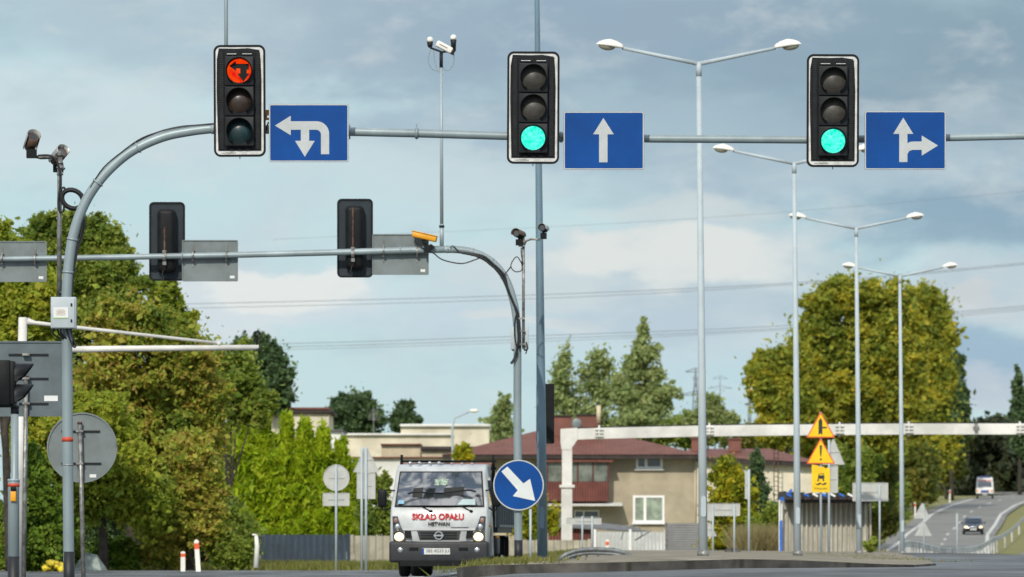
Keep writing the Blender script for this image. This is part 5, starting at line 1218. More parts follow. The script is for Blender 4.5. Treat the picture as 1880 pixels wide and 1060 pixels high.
# ------------------------------------------------------------ buildings
def window(t, x, y, z, w, h, pane='pane', mull=1, frame='winframe', fr=.12, sill=True):
    mb = MB(); o = rr(w, h, .01, 1); i_ = rr(w-2*fr, h-2*fr, .008, 1); mb.ring(o, i_, -.05, .05, c=(x, y, z))
    for k in range(mull): q = x - w/2 + w*(k+1)/(mull+1) - (0.12*w if mull == 1 else 0); mb.box((q, y-.01, z), (fr*1.25, .07, h-2*fr))
    if sill: mb.box((x, y-.09, z-h/2-.04), (w+.14, .16, .07))
    f = mb.build('window', M[frame], t); mb = MB(); mb.box((x, y+.012, z), (w-2*fr, .02, h-2*fr)); mb.build('pane', M[pane], f)
    return f
D = 300.0; s_ = S(D); x0, x1 = X_(832, D), X_(1280, D); zg = G(5, D)-.3; zt = P_(0, 838, D).z; base = Vector(((x0+x1)/2, D, zg))
t = thing('house', 'two-storey beige plaster house with red roof and wooden balcony', 'house', base)
def L(px, py, d=0): q = P_(px, py, D); return Vector((q.x-base.x, d, q.z-base.z))
mb = MB(); mb.box((0, 5, (zt-zg)/2), (x1-x0, 10, zt-zg)); mb.build('wall', M['plaster'], t)
# hipped low roof with overhang
e = [L(812, 836, -1.0), L(1290, 830, -1.0), L(1290, 830, 10.8), L(812, 836, 10.8)]; rg = [L(985, 789, 5), L(1110, 789, 5)]
for q in e: q.z = L(0, 836).z
for q in rg: q.z = L(0, 788).z
mb = MB(); mb.add(e+rg, [(0, 1, 5, 4), (1, 2, 5), (2, 3, 4, 5), (3, 0, 4)]); rf = mb.build('roof', M['roofred'], t)
mb = MB(); mb.box((L(1051, 0).x, 5, L(0, 839).z), (L(1290, 0).x-L(812, 0).x-.04, 11.9, .24)); mb.build('fascia', M['fascia'], t)
for (a, b_, ty) in ((1014, 1052, 762), (1062, 1104, 760)):
    mb = MB(); mb.box((L((a+b_)/2, 0).x, 4.3, (L(0, ty).z+L(0, 800).z)/2), ((b_-a)*s_, .8, L(0, ty).z-L(0, 800).z)); ch = mb.build('chimney', M['brick'], rf)
    mb = MB(); mb.box((L((a+b_)/2, 0).x, 4.3, L(0, ty).z+.03), ((b_-a)*s_+.14, .95, .08)); mb.build('chimney_cap', M['fascia'], rf)
mb = MB(); mb.tube([L(1101, 775, 3.5), L(1101, 742, 3.5)], .12, 10); mb.build('vent_pipe', M['plastert'], rf)
mb = MB(); mb.ell(L(1060, 776, 3.2), (.28, .07, .30)); mb.tube([L(1060, 776, 3.3), L(1060, 798, 3.6)], .03, 6); mb.build('satellite_dish', M['signback'], rf)
mb = MB(); mb.tube([L(1060, 760, 4), L(1100, 738, 4)], .03, 5); mb.tube([L(1058, 756, 4), L(1058, 745, 4)], .03, 5); mb.build('aerial', M['blk2'], rf)
window(t, L(1192, 0).x, -.03, L(0, 847).z, 49*s_, 28*s_, 'pane')
window(t, L(1191, 0).x, -.03, L(0, 935).z, 58*s_, 50*s_, 'blind')
window(t, L(1077, 0).x, -.03, L(0, 944).z, 46*s_, 14*s_, 'pane', fr=.06)
window(t, L(1010, 0).x, -.03, L(0, 945).z, 20*s_, 26*s_, 'pane', mull=0)
window(t, L(868, 0).x, -.03, L(0, 905).z, 40*s_, 40*s_, 'pane')
# balcony box
bx0, bx1 = L(1003, 0).x, L(1117, 0).x; bc = (bx0+bx1)/2; bw = bx1-bx0
mb = MB(); mb.box((bc, -.55, (L(0, 921).z+L(0, 885).z)/2), (bw, 1.1, L(0, 885).z-L(0, 921).z)); bal = mb.build('balcony', M['wood'], t)
mb = MB(); mb.box((bc, -.55, (L(0, 885).z+L(0, 850).z)/2), (bw-.1, 1.0, L(0, 850).z-L(0, 885).z-.02)); mb.build('glazing', mat('balcony_glazing', (.17, .19, .16), .3, spec=.7, var=.35, scale=1.5), bal)
mb = MB()
for k in range(5): mb.box((bx0+.03+(bw-.06)*k/4, -1.08, (L(0, 885).z+L(0, 850).z)/2), (.08, .08, L(0, 850).z-L(0, 885).z))
mb.build('balcony_post', M['wood'], bal)
mb = MB(); mb.box((bc+.05, -.6, L(0, 846).z), (bw+.35, 1.4, .10), rx=R(4)); mb.build('balcony_roof', M['roofred'], bal)
mb = MB(); mb.box((L(1072, 0).x, -.7, L(0, 926).z), (140*s_, 1.3, .09), rx=R(5)); mb.build('canopy', M['plasterw'], t)
mb = MB(); mb.box((L(1120, 0).x, -.15, L(0, 842).z), (.2, .3, .35)); mb.build('wall_box', M['plasterw'], t)
mb = MB(); mb.tube([L(1116, 842, -.12), L(1116, 925, -.12)], .05, 8); mb.tube([L(1276, 838, -.12), L(1276, 1010, -.12)], .05, 8); build_each(mb, 'downpipe', M['plastert'], t)

# second house
D2 = 345.0; s2 = S(D2); bs = Vector((X_(1390, D2), D2, G(X_(1390, D2), D2)-.5)); 
t = thing('house', 'long cream house with red roof behind the golden bush', 'house', bs)
def L2(px, py, d=0): q = P_(px, py, D2); return Vector((q.x-bs.x, d, q.z-bs.z))
wd2 = L2(1500, 0).x-L2(1262, 0).x
mb = MB(); mb.box(((L2(1500, 0).x+L2(1262, 0).x)/2, 4, L2(0, 846).z/2), (wd2, 8, L2(0, 846).z)); mb.build('wall', M['plaster2'], t)
mb = MB(); ev0, ev1 = L2(1254, 838, -.6), L2(1508, 850, -.6); r0_, r1_ = L2(1270, 822, 4), L2(1400, 822, 4); e2 = [ev0, ev1, Vector((ev1.x, 8.6, ev1.z)), Vector((ev0.x, 8.6, ev0.z))]
mb.add(e2+[r0_, Vector((L2(1420, 0).x, 4, r1_.z))], [(0, 1, 5, 4), (1, 2, 5), (2, 3, 4, 5), (3, 0, 4)]); rf = mb.build('roof', M['roofred'], t)
mb = MB(); mb.prism([(ev0.x, ev0.z-.02), (ev1.x, ev1.z-.02), (ev1.x, ev1.z-.28), (ev0.x, ev0.z-.28)], -.55, 8.5); mb.build('fascia', M['fascia'], t)
for (a, b_, ty, by) in ((1272, 1299, 805, 830), (1340, 1363, 806, 828)):
    mb = MB(); mb.box((L2((a+b_)/2, 0).x, 2.5, (L2(0, ty).z+L2(0, by).z)/2), ((b_-a)*s2, .7, L2(0, ty).z-L2(0, by).z)); mb.build('chimney', M['brick'], rf)
    mb = MB(); mb.box((L2((a+b_)/2, 0).x, 2.5, L2(0, ty).z+.04), ((b_-a)*s2+.12, .85, .09)); mb.build('chimney_cap', M['brick'], rf)
b = P_(1425, 1000, D2-5); b.z = bs.z; t = thing('ladder', 'rusty ladder leaning upright against the cream house', 'ladder', b)
mb = MB()
for x in (1421, 1429): mb.tube([Vector((X_(x, D2-1.2)-b.x, 3.8, 0)), P_(x, 826, D2-1.2)-b], .035, 6)
build_each(mb, 'rail', M['rust'], t); mb = MB()
for k in range(22): z = .4+k*.28; mb.tube([(X_(1421, D2-1.2)-b.x, 3.8, z), (X_(1429, D2-1.2)-b.x, 3.8, z)], .022, 5)
build_each(mb, 'rung', M['rust'], t)
# background buildings left
def block(name, label, px0, px1, top, D, wall, depth=8, roof=None, rh=4, over=4, bot=None, wins=()):
    b = Vector((X_((px0+px1)/2, D), D, G(X_((px0+px1)/2, D), D)-.5)); t = thing(name, label, 'building', b); s_ = S(D); zt = P_(0, top, D).z-b.z; w = (px1-px0)*s_
    mb = MB(); mb.box((0, depth/2, zt/2), (w, depth, zt)); mb.build('wall', M[wall], t)
    if roof: mb = MB(); mb.box((0, depth/2, zt+rh*s_/2+.002), (w+over*s_, depth+.5, rh*s_)); mb.bevel(.03, 1); mb.build('roof', M[roof], t)
    for (a, c_, wy0, wy1, pn) in wins: window(t, X_((a+c_)/2, D)-b.x, -.03, P_(0, (wy0+wy1)/2, D).z-b.z, (c_-a)*s_, (wy1-wy0)*s_, pn)
    return t, b
t, b = block('house', 'cream house with flat rust-red roof edge above the thujas', 498, 604, 760, 330, 'plaster2', roof='fascia', rh=6, over=14)
mb = MB(); mb.box((-.2, 4, P_(0, 750, 330).z-b.z), (118*S(330), 7.5, .12)); mb.build('roof_covering', M['roofred'], t)
block('building', 'low white building directly behind the truck', 632, 860, 842, 300, 'plasterw', roof='roofred', rh=3, over=4)
block('building', 'pale flat-roofed building stepping up behind the white one', 634, 830, 800, 350, 'plaster2', roof='plasterw', rh=4, over=3)
block('building', 'taller pale concrete building with flat roof left of the birches', 736, 898, 784, 365, 'plaster2', roof='plasterw', rh=5, over=3)
block('building', 'tan wall with red parapet above the white building', 700, 772, 818, 318, 'plastert', roof='roofred', rh=3, over=3)
block('building', 'narrow grey-white gable beside the thujas', 606, 628, 792, 310, 'plasterw', roof='roofgrey', rh=3)
block('building', 'dim grey roofed house partly behind the white building', 775, 880, 828, 312, 'plastert', roof='fascia', rh=8, over=5)
for k, (x, y) in enumerate([(700, 835), (742, 836)]): pass
# aerial masts on roofs
b = P_(686, 800, 352); t = thing('aerial', 'tv aerial mast on the pale flat roof', 'aerial', b); mb = MB(); mb.tube([(0, 0, -.2), (0, 0, 1.7)], .03, 6); mb.build('mast', M['galv'], t)
mb = MB(); 
for k in range(5): mb.box((0, 0, 1.0+k*.14), (.7-.08*k, .03, .03))
mb.build('elements', M['galv'], t)
# sheds
D = 250.0; s_ = S(D)
def base_at(px, D): x = X_(px, D); return Vector((x, D, G(x, D)))
b = base_at(1100, D); t = thing('shed', 'low shed with sloping grey roof in front of the beige house', 'shed', b)
def Ls(px, py, d=0): q = P_(px, py, D); return Vector((q.x-b.x, d, q.z-b.z))
mb = MB(); mb.box(((Ls(1000, 0).x+Ls(1100, 0).x)/2, 1.5, Ls(0, 968).z/2-.1), (Ls(1090, 0).x-Ls(1005, 0).x, 3, Ls(0, 968).z+.2)); mb.build('wall', M['wood'], t)
mb = MB(); a = [Ls(992, 962, -.3), Ls(1190, 976, -.3), Ls(1160, 966, 3.2), Ls(1010, 948, 3.2)]; mb.add(a+[q-Vector((0, 0, .09)) for q in a], [(0, 1, 2, 3), (7, 6, 5, 4), (0, 4, 5, 1), (1, 5, 6, 2), (2, 6, 7, 3), (3, 7, 4, 0)]); mb.build('roof', M['roofgrey'], t)
b = base_at(1157, 246); D = 246; t = thing('gate', 'white corrugated sheet gate with faded graffiti', 'gate', b)
mb = MB(); mb.box((0, 0, Ls(0, 977).z/2), (130*S(D), .06, Ls(0, 977).z)); mb.build('panel', M['corr'], t)
mb = MB(); 
for px in (1092, 1157, 1222): mb.box((X_(px, D)-b.x, -.05, Ls(0, 972).z/2), (.10, .08, Ls(0, 972).z))
build_each(mb, 'post', M['winframe'], t)
mb = MB(); mb.tube(smoothpath([(-.4, -.04, .5), (-.2, -.04, 1.0), (.3, -.04, 1.1), (.5, -.04, .7), (.2, -.04, .5), (.9, -.04, .9)], 5), .022, 5); mb.build('graffiti', M['signback'], t)
b = base_at(1256, 240); D = 240; t = thing('screen_wall', 'grey horizontally ribbed screen wall left of the nearest lamp post', 'wall', b); h = P_(0, 961, D).z-b.z
mb = MB(); mb.box((0, 0, h/2), (68*S(D), .1, h)); mb.build('cladding', M['corrg'], t)
mb = MB(); 
for px in (1222.5, 1290): mb.box((X_(px, D)-b.x, -.02, h/2), (.08, .18, h+.05))
build_each(mb, 'post', M['galv'], t)
# fences
def fence(label, px0, px1, top, D, mtl, name='fence', pitch=2.0):
    b = base_at((px0+px1)/2, D); t = thing(name, label, 'fence', b); w = (px1-px0)*S(D); h = P_(0, top, D).z-b.z; n = max(1, round(w/pitch))
    for k in range(n): mb = MB(); mb.box((-w/2+(k+.5)*w/n, 0, h/2), (w/n-.14, .06, h)); mb.build('panel', M[mtl], t)
    for k in range(n+1): mb = MB(); mb.box((-w/2+k*w/n, 0, h/2+.02), (.12, .12, h+.04)); mb.build('post', M[mtl], t)
fence('blue-grey sheet metal fence with painted-in shade under the thujas', 482, 640, 982, 194, 'fenceb')
fence('pale concrete fence between the thujas and the truck', 646, 760, 984, 196, 'fence')
fence('pale concrete fence behind the far mast and steel pole', 905, 1082, 992, 215, 'fence')
b = base_at(474, 192); t = thing('fence_post', 'blue painted steel post at the left end of the blue-grey fence', 'post', b); mb = MB(); mb.box((0, 0, .55), (.10, .10, 1.15)); mb.build('post', M['fenceb'], t); mb = MB(); mb.box((0, 0, 1.14), (.13, .13, .03)); mb.build('cap', M['fenceb'], t)
# blue-edged shed
D = 215.0; s_ = S(D); b = base_at(1515, D); t = thing('shed', 'grey screened shed with bright blue roof edges', 'shed', b)
def Lb(px, py, d=0): q = P_(px, py, D); return Vector((q.x-b.x, d, q.z-b.z))
h = Lb(0, 918).z
mb = MB(); mb.box(((Lb(1440, 0).x+Lb(1594, 0).x)/2, 2.0, h/2), (154*s_, 4, h)); mb.build('wall', M['mesh'], t)
for px in range(1436, 1600, 9):
    mb = MB(); mb.box((Lb(px, 0).x, -.06, h/2), (.07, .08, h)); mb.build('batten', M['mesh'], t)
for k, px in enumerate(range(1448, 1600, 16)):
    # saw-tooth row of roof bays
    mb = MB(); a = [(-.20, h), (.16, h+.0), (.16, h+.10), (-.20, h+.32-.04*k*.5)]; mb.prism(a, -1.35, 4, c=(Lb(px, 0).x, 0, 0)); ro = mb.build('roof_bay', M['fascia'], t)
    mb = MB(); mb.box((Lb(px, 0).x-.06, -1.38, h+.17), (.22, .03, .07), ry=R(28)); mb.build('bay_edge', M['bluep'] if k % 2 == 0 else M['winframe'], ro)
mb = MB(); mb.box((Lb(1518, 0).x, -.60, h-.06), (156*s_, 1.12, .12)); mb.build('eave', M['fascia'], t)
mb = MB(); mb.box((Lb(1446, 0).x, -.62, h+.22), (.42, .03, .10), ry=R(-52)); mb.box((Lb(1438, 0).x, -.62, h+.03), (.30, .03, .14)); mb.build('gable_edge', M['bluep'], t)
mb = MB(); mb.box((Lb(1432.5, 0).x, -.45, h*.3), (.10, .06, h*.6)); mb.build('corner_post', M['bluep'], t)
mb = MB(); mb.box((Lb(1430, 0).x, -.45, h*.5), (.05, .05, h)); mb.box((Lb(1434, 0).x, -.45, h*.8), (.05, .05, h*.38)); mb.build('door_frame', M['winframe'], t)

# pylons and wires
def pylon(label, px, top, D, w=2.2, thin=.10, arms=(1.0, .86, .72)):
    b = base_at(px, D); t = thing('pylon', label, 'pylon', b, 0, 'distant power pylons'); h = P_(0, top, D).z-b.z; mb = MB()
    for sx in (-1, 1):
        for sy in (-1, 1): mb.tube([(sx*w, sy*w, 0), (sx*w*.25, sy*w*.25, h*.7), (0, 0, h)], thin, 4)
    for k in range(8):
        u0, u1 = k/8*.95, (k+1)/8*.95; a = w*(1-u0*1.05 if u0 < .7 else .25); c_ = w*(1-u1*1.05 if u1 < .7 else .2)
        mb.tube([(-a, -a, h*u0), (c_, -c_, h*u1)], thin*.6, 4); mb.tube([(a, -a, h*u0), (-c_, -c_, h*u1)], thin*.6, 4)
    mb.build('lattice', M['wire'], t)
    for u, al in zip(arms, (1.6, 2.6, 2.0)): mb = MB(); mb.tube([(-al, 0, h*u-.6), (0, 0, h*u), (al, 0, h*u-.6)], thin*.7, 4); mb.tube([(-al, 0, h*u-.6), (al, 0, h*u-.6)], thin*.7, 4); mb.build('crossarm', M['wire'], t)
pylon('lattice power pylon behind the nearest lamp post', 1277, 676, 900)
pylon('fainter slim pylon left of the great tree', 1376, 690, 1100, w=.8, thin=.12, arms=(1.0,))
pylon('faint distant pylon between the two others', 1322, 690, 1200, w=.4, thin=.055, arms=(1.0, .93))
def wire(label, pts, D, r=.035):
    b = P_(pts[0][0], pts[0][1], D); mb = MB(); mb.tube([q-b for q in smoothpath([P_(x, y, D) for x, y in pts], 8)], r, 5); o = mb.build('power_line', M['wire']); o.location = b; tag(o, label, 'power line', 'power lines across the sky')
wire('upper power wire below the far mast arm, highest of its pair', [(-200, 566), (350, 558), (1000, 541), (1480, 518), (1880, 483), (2100, 460)], 560, .030)
wire('power wire just below the upper one, lower of its pair', [(-200, 574), (350, 566), (1000, 548), (1480, 521), (1880, 486), (2100, 463)], 570, .026)
wire('lower wire crossing below the curved mast, top of its bundle', [(-200, 640), (480, 632), (1000, 616), (1440, 598), (1880, 562), (2100, 540)], 600, .032)
wire('middle wire of the lower bundle', [(-200, 646), (480, 638), (1000, 622), (1440, 603), (1880, 566), (2100, 545)], 605, .030)
wire('bottom wire of the lower bundle', [(-200, 652), (480, 643), (1000, 627), (1440, 606), (1880, 570), (2100, 548)], 610, .022)
wire('faint highest wire behind the lamp heads', [(500, 440), (1100, 412), (1500, 385), (1900, 350), (2100, 335)], 900, .022)

# ------------------------------------------------------------ vehicles
def wheel(t, x, y, z, r, w, rim='truckgrey'):
    mb = MB(); pr = [(.0, r*.6), (0, r*.86), (.03, r*.97), (w*.25, r), (w*.75, r), (w-.03, r*.97), (w, r*.86), (w, r*.6)]; n = 22; vs = []
    for (dx, rad) in pr:
        for k in range(n): a = 2*math.pi*k/n; vs.append((x-w/2+dx, y+rad*math.cos(a), z+rad*math.sin(a)))
    mb.add(vs, [(i*n+k, i*n+(k+1) % n, (i+1)*n+(k+1) % n, (i+1)*n+k) for i in range(len(pr)-1) for k in range(n)], 0, True)
    whl = mb.build('wheel', M['tyre'], t)
    mb = MB(); mb.tube([(x-w/2+.03, y, z), (x+w/2-.03, y, z)], r*.62, 18); mb.tube([(x-w/2-.01, y, z), (x+w/2+.01, y, z)], r*.2, 12); mb.build('rim', M[rim], whl)
    return whl
DT = 110.0; k_ = S(DT)
bx = X_(806, DT); loc = Vector((bx, DT, G(bx, DT)-.0))
zgnd = loc.z
t = thing('truck', 'white tipper truck with lit headlights and red lettering on its front', 'truck', loc, R(-4.6))
Zr = lambda py: P_(0, py, DT).z - zgnd            # height above its road of a photo row
HW = .945
z_b0, z_b1, z_w0, z_w1, z_r = Zr(1033), Zr(994), Zr(931), Zr(867), Zr(855)
wf = lambda y, z: 1.0 - .085*sm(z_w0-.1, z_r, z) - .02*sm(z_b1, z_b0, z)
prof = [(.04, z_b1-.05), (-.02, z_b1+.12), (.02, z_w0-.12), (.09, z_w0), (.42, z_w1), (.52, z_r-.02), (.70, z_r+.03), (1.62, z_r+.05), (1.68, z_r-.08), (1.68, z_b0+.1), (1.15, z_b0+.1), (1.12, .82), (.98, .95), (.62, .95), (.48, .82), (.44, z_b0+.08), (.10, z_b0+.08)]
mb = MB(); mb.sideprism(prof, -HW, HW, wf=wf); mb.bevel(.045, 3, 28); cab_ = mb.build('cab', M['truckw'], t)
# windscreen, laid just proud of the cab
def fr(z): return float(np.interp(z, [z_b1+.12, z_w0-.12, z_w0, z_w1, z_r], [-.02, .02, .09, .42, .5]))
def front_panel(name, pts, m, off=.012, parent=cab_, thick=.02):
    mb = MB(); n = len(pts); A = [(x, fr(z)-off, z) for x, z in pts]; B = [(x, fr(z)-off+thick, z) for x, z in pts]
    mb.add(A+B, [list(range(n)), list(range(2*n-1, n-1, -1))]+[(i, (i+1) % n, n+(i+1) % n, n+i) for i in range(n)]); return mb.build(name, m, parent)
front_panel('windscreen_seal', [(-.87, z_w0-.005), (.87, z_w0-.005), (.80, z_w1+.02), (-.80, z_w1+.02)], M['blk'], .008)
mb = MB(); nu, nv = 16, 8; vs = []
for j in range(nv+1):
    z = z_w0+.03+(z_w1-.005-z_w0-.03)*j/nv; hw = .84+(.775-.84)*j/nv
    for i in range(nu+1): x = -hw+2*hw*i/nu; vs.append((x, fr(z)-.014-.075*(1-(x/hw)**2)-.02*math.sin(math.pi*j/nv), z))
mb.add(vs, [(j*(nu+1)+i, j*(nu+1)+i+1, (j+1)*(nu+1)+i+1, (j+1)*(nu+1)+i) for j in range(nv) for i in range(nu)], 0, True)
mb.build('windscreen', M['glass'], cab_)
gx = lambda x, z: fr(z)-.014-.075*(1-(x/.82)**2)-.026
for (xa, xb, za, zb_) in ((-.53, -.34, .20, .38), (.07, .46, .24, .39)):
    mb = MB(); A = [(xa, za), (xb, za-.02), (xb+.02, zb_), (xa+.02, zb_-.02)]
    mb.add([(x, gx(x, z_w0+z)-.004, z_w0+z) for x, z in A]+[(x, gx(x, z_w0+z)+.02, z_w0+z) for x, z in A], [(0, 1, 2, 3), (7, 6, 5, 4), (0, 4, 5, 1), (1, 5, 6, 2), (2, 6, 7, 3), (3, 7, 4, 0)]); mb.build('dark_panel', M['panel_dark'], cab_)  # thin dark panels set just in front of the windscreen
front_panel('dashboard_card', [(.36, z_w0+.04), (.70, z_w0+.04), (.69, z_w0+.15), (.38, z_w0+.15)], mat('pale_card', (.33, .45, .47), .4, var=.1), .078, thick=.004)
front_panel('windscreen_sticker', [(-.80, z_w0+.06), (-.68, z_w0+.06), (-.69, z_w0+.13), (-.79, z_w0+.13)], mat('blue_sticker', (.15, .38, .55), .4, var=.1), .052, thick=.004)
front_panel('windscreen_pale_patch', [(-.10, z_w0+.42), (.16, z_w0+.42), (.16, z_w0+.54), (-.10, z_w0+.54)], mat('mottled_pale_green', (.30, .42, .33), .5, var=.5, scale=30), .118, thick=.004)  # mottled pale green panel near the top of the windscreen
# wipers
for sx in (-1, 1):
    x0_ = -.18 if sx < 0 else .60; mb = MB(); mb.tube([(x0_+.02, fr(z_w0-.08)-.03, z_w0-.08), (x0_-.16, fr(z_w0+.02)-.03, z_w0+.01), (x0_-.60, fr(z_w0+.05)-.035, z_w0+.05)], .011, 6); mb.ell((x0_+.02, fr(z_w0-.08)-.02, z_w0-.085), (.035, .02, .03)); mb.build('wiper', M['blk'], cab_)
# thin dark bar set across the front of the windscreen
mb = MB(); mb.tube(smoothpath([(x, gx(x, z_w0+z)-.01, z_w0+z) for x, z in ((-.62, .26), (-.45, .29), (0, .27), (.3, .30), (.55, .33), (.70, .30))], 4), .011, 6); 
mb.build('dark_bar', M['blk2'], cab_)
# grille and nose
front_panel('grille', [(-.37, z_b1+.02), (.37, z_b1+.02), (.42, z_b1+.20), (-.42, z_b1+.20)], M['bumper'], .03)
for sx in (-1, 1):
    front_panel('side_grille', sorted([(sx*.52, z_b1+.05), (sx*.66, z_b1+.07), (sx*.66, z_b1+.20), (sx*.54, z_b1+.20)], key=lambda q: math.atan2(q[1]-z_b1-.13, q[0]-sx*.6)), M['blk'], .024)
mb = MB()
for z in (z_b1+.06, z_b1+.11, z_b1+.16): mb.box((0, fr(z)-.036, z), (.70, .012, .015))
mb.build('grille_bar', M['blk'], cab_)
front_panel('nose_trim', [(-.70, z_b1+.21), (.70, z_b1+.21), (.70, z_b1+.245), (-.70, z_b1+.245)], M['truckgrey'], .022)
front_panel('nose_trim', [(-.45, z_b1-.03), (.45, z_b1-.03), (.41, z_b1+.015), (-.41, z_b1+.015)], M['truckgrey'], .03)
mb = MB(); c = (0, fr(z_b1+.11)-.05, z_b1+.11); mb.ring(circ(.083, 26), circ(.062, 26), -.008, .008, c=c); mb.box(c, (.19, .02, .030)); mb.build('emblem', M['chrome'], cab_)
# bumper
mb = MB(); mb.box((0, .10, (z_b0+z_b1)/2), (2*HW+.03, .36, z_b1-z_b0), ); mb.bevel(.05, 3); bu = mb.build('bumper', M['bumper'], t)
mb = MB(); mb.box((0, .02, z_b0-.02), (1.5, .2, .1)); mb.build('bumper_lip', M['blk'], bu)
for sx in (-1, 1):
    mb = MB(); mb.ell((sx*.74, -.08, z_b1-.17), (.055, .02, .055)); mb.build('fog_light', M['chrome'], bu)
    mb = MB(); mb.box((sx*.48, -.083, z_b1-.15), (.18, .012, .06)); mb.build('air_slot', M['blk'], bu)
mb = MB(); mb.box((-.05, -.088, Zr(1012.5)), (.54, .012, .118)); pl = mb.build('number_plate', M['plate'], bu)
mb = MB(); mb.text('SBE 4G33 JU', (-.02, -.096, Zr(1012.5)), .44, .078, dep=.002); mb.build('lettering', M['blkl'], pl)
mb = MB(); mb.box((-.30, -.0955, Zr(1012.5)), (.038, .004, .112)); mb.build('blue_strip', M['blue'], pl)
# headlights
for sx in (-1, 1):
    zt_ = Zr(948)
    front_panel('headlight', [(sx*x, z) for x, z in ([(.88, z_b1-.01), (.66, z_b1+.0), (.645, z_b1+.10), (.74, z_b1+.30), (.80, zt_), (.90, zt_+.0)] if sx > 0 else [(.88, z_b1-.01), (.90, zt_), (.80, zt_), (.74, z_b1+.30), (.645, z_b1+.10), (.66, z_b1+.0)])], M['hlglass'], .03); hl = [o for o in cab_.children if o.name.startswith('headlight')][-1]
    mb = MB(); mb.ell((sx*.765, -.048, z_b1+.085), (.095, .03, .082)); mb.build('lit_bulb', M['headlit'], hl)
    mb = MB(); mb.ell((sx*.80, -.03, z_b1+.27), (.055, .03, .07)); mb.build('reflector', M['chrome'], hl)
    mb = MB(); mb.ell((sx*.835, -.018, z_b1+.40), (.042, .02, .05)); mb.build('indicator', mat('pale_red_indicator_glass', (.33, .17, .14), .25), hl)
    # mirrors
    mb = MB(); mb.tube([(sx*.90, .18, z_w0+.02), (sx*1.02, .10, z_w0-.06), (sx*1.10, .06, z_w0-.05), (sx*1.12, .06, z_w0+.06)], .016, 7); mb.tube([(sx*.88, .25, z_w0+.32), (sx*1.08, .08, z_w0+.33)], .014, 6); mr_ = mb.build('mirror', M['blk'], cab_)
    mb = MB(); mb.box((sx*1.10, .04, z_w0+.17), (.17, .10, .33)); mb.bevel(.035, 3); mb.build('mirror_housing', M['blk'], mr_)
mb = MB(); mb.text('SKŁAD OPAŁU', (-.02, fr(z_w0-.17)-.022, z_w0-.185), 1.0, .125, dep=.010, bold=.025); mb.build('red_lettering', M['redl'], cab_)
mb = MB(); mb.text('HETWAN', (-.0, fr(z_w0-.34)-.022, z_w0-.325), .41, .075, dep=.010, bold=.02); mb.build('black_lettering', M['blkl'], cab_)
mb = MB(); mb.box((.40, fr(z_w0-.4)-.015, z_w0-.395), (.34, .006, .012)); mb.build('fine_print', M['blkl'], cab_)
# side windows and door lines
for sx in (-1, 1):
    xw = lambda z: sx*(HW*wf(0, z)+.004)
    mb = MB(); A = [(.34, z_w0+.03), (1.35, z_w0+.03), (1.35, z_w1+.0), (.62, z_w1)]
    mb.add([(xw(z), y, z) for y, z in A]+[(xw(z)-sx*.02, y, z) for y, z in A], [(0, 1, 2, 3), (7, 6, 5, 4), (0, 4, 5, 1), (1, 5, 6, 2), (2, 6, 7, 3), (3, 7, 4, 0)]); mb.build('side_window', M['glass'], cab_)
    mb = MB(); mb.box((sx*(HW+.003), 1.40, (z_b1+z_w0)/2+.3), (.012, .012, 1.0)); mb.box((sx*(HW+.01), 1.25, z_w0-.12), (.03, .14, .03)); mb.build('door_handle', M['blk'], cab_)
    mb = MB(); mb.ell((sx*(HW+.01), .35, z_b1+.3), (.015, .04, .025)); mb.build('side_indicator', M['orange'], cab_)
# roof marker lamps
for x in (-.62, -.44, -.24, -.06): mb = MB(); mb.ell((x, .62, z_r+.055), (.035, .04, .035)); mb.build('marker_lamp', M['chrome'], cab_)
mb = MB()
for k in range(7): mb.box((-.62+k*.2, 1.1, z_r+.055), (.03, .9, .02))
mb.build('roof_rib', M['truckw'], cab_)
mb = MB(); mb.box((-.05, 1.2, z_r-.3), (1.4, .3, .1)); 
# chassis, bed
mb = MB(); mb.box((-.36, 3.2, .62), (.09, 4.0, .18)); mb.box((.36, 3.2, .62), (.09, 4.0, .18)); mb.box((0, .7, .42), (.9, .6, .22)); mb.box((0, 3.0, .45), (.5, .5, .3)); build_each(mb, 'chassis', M['blk'], t)
mb = MB(); mb.box((0, 3.6, .92), (1.96, 3.6, .10)); bed = mb.build('bed_floor', M['blk2'], t)
zt1 = Zr(880)
for sx in (-1, 1):
    mb = MB(); mb.box((sx*.97, 3.6, (0.97+zt1)/2), (.05, 3.6, zt1-.97)); 
    for k in range(9): mb.box((sx*1.005, 1.88+k*.43, (0.97+zt1)/2), (.03, .05, zt1-.99))
    mb.box((sx*1.005, 3.6, zt1), (.04, 3.62, .05)); mb.box((sx*1.005, 3.6, 1.0), (.04, 3.62, .05)); mb.build('side_board', M['signback2'], bed)
mb = MB(); mb.box((0, 5.38, (0.97+zt1)/2), (1.9, .05, zt1-.97)); mb.build('tailgate', M['signback2'], bed)
zh = Zr(845)
mb = MB()
for sx in (-1, 1): mb.box((sx*.90, 1.80, (.97+zh)/2), (.06, .06, zh-.97)); mb.box((sx*.90, 1.80, zh+.06), (.05, .05, .14))
mb.box((.03, 1.80, zh+.0), (1.86, .05, .045)); mb.box((.03, 1.80, zh-.14), (1.86, .05, .05)); mb.box((.03, 1.84, (1.0+zh-.2)/2), (1.80, .02, zh-1.25)); mb.build('headboard', M['blk'], bed)
mb = MB(); mb.box((.03, 1.79, zh-.055), (1.80, .03, .055)); mb.build('red_strip', mat('faded_red_strip', (.38, .16, .13), .6), bed)
for (x, y, w) in ((-.74, .80, .2), (.74, .80, .2), (-.70, 3.75, .42), (.70, 3.75, .42)): wheel(t, x, y, .355, .355, w)
mb = MB()
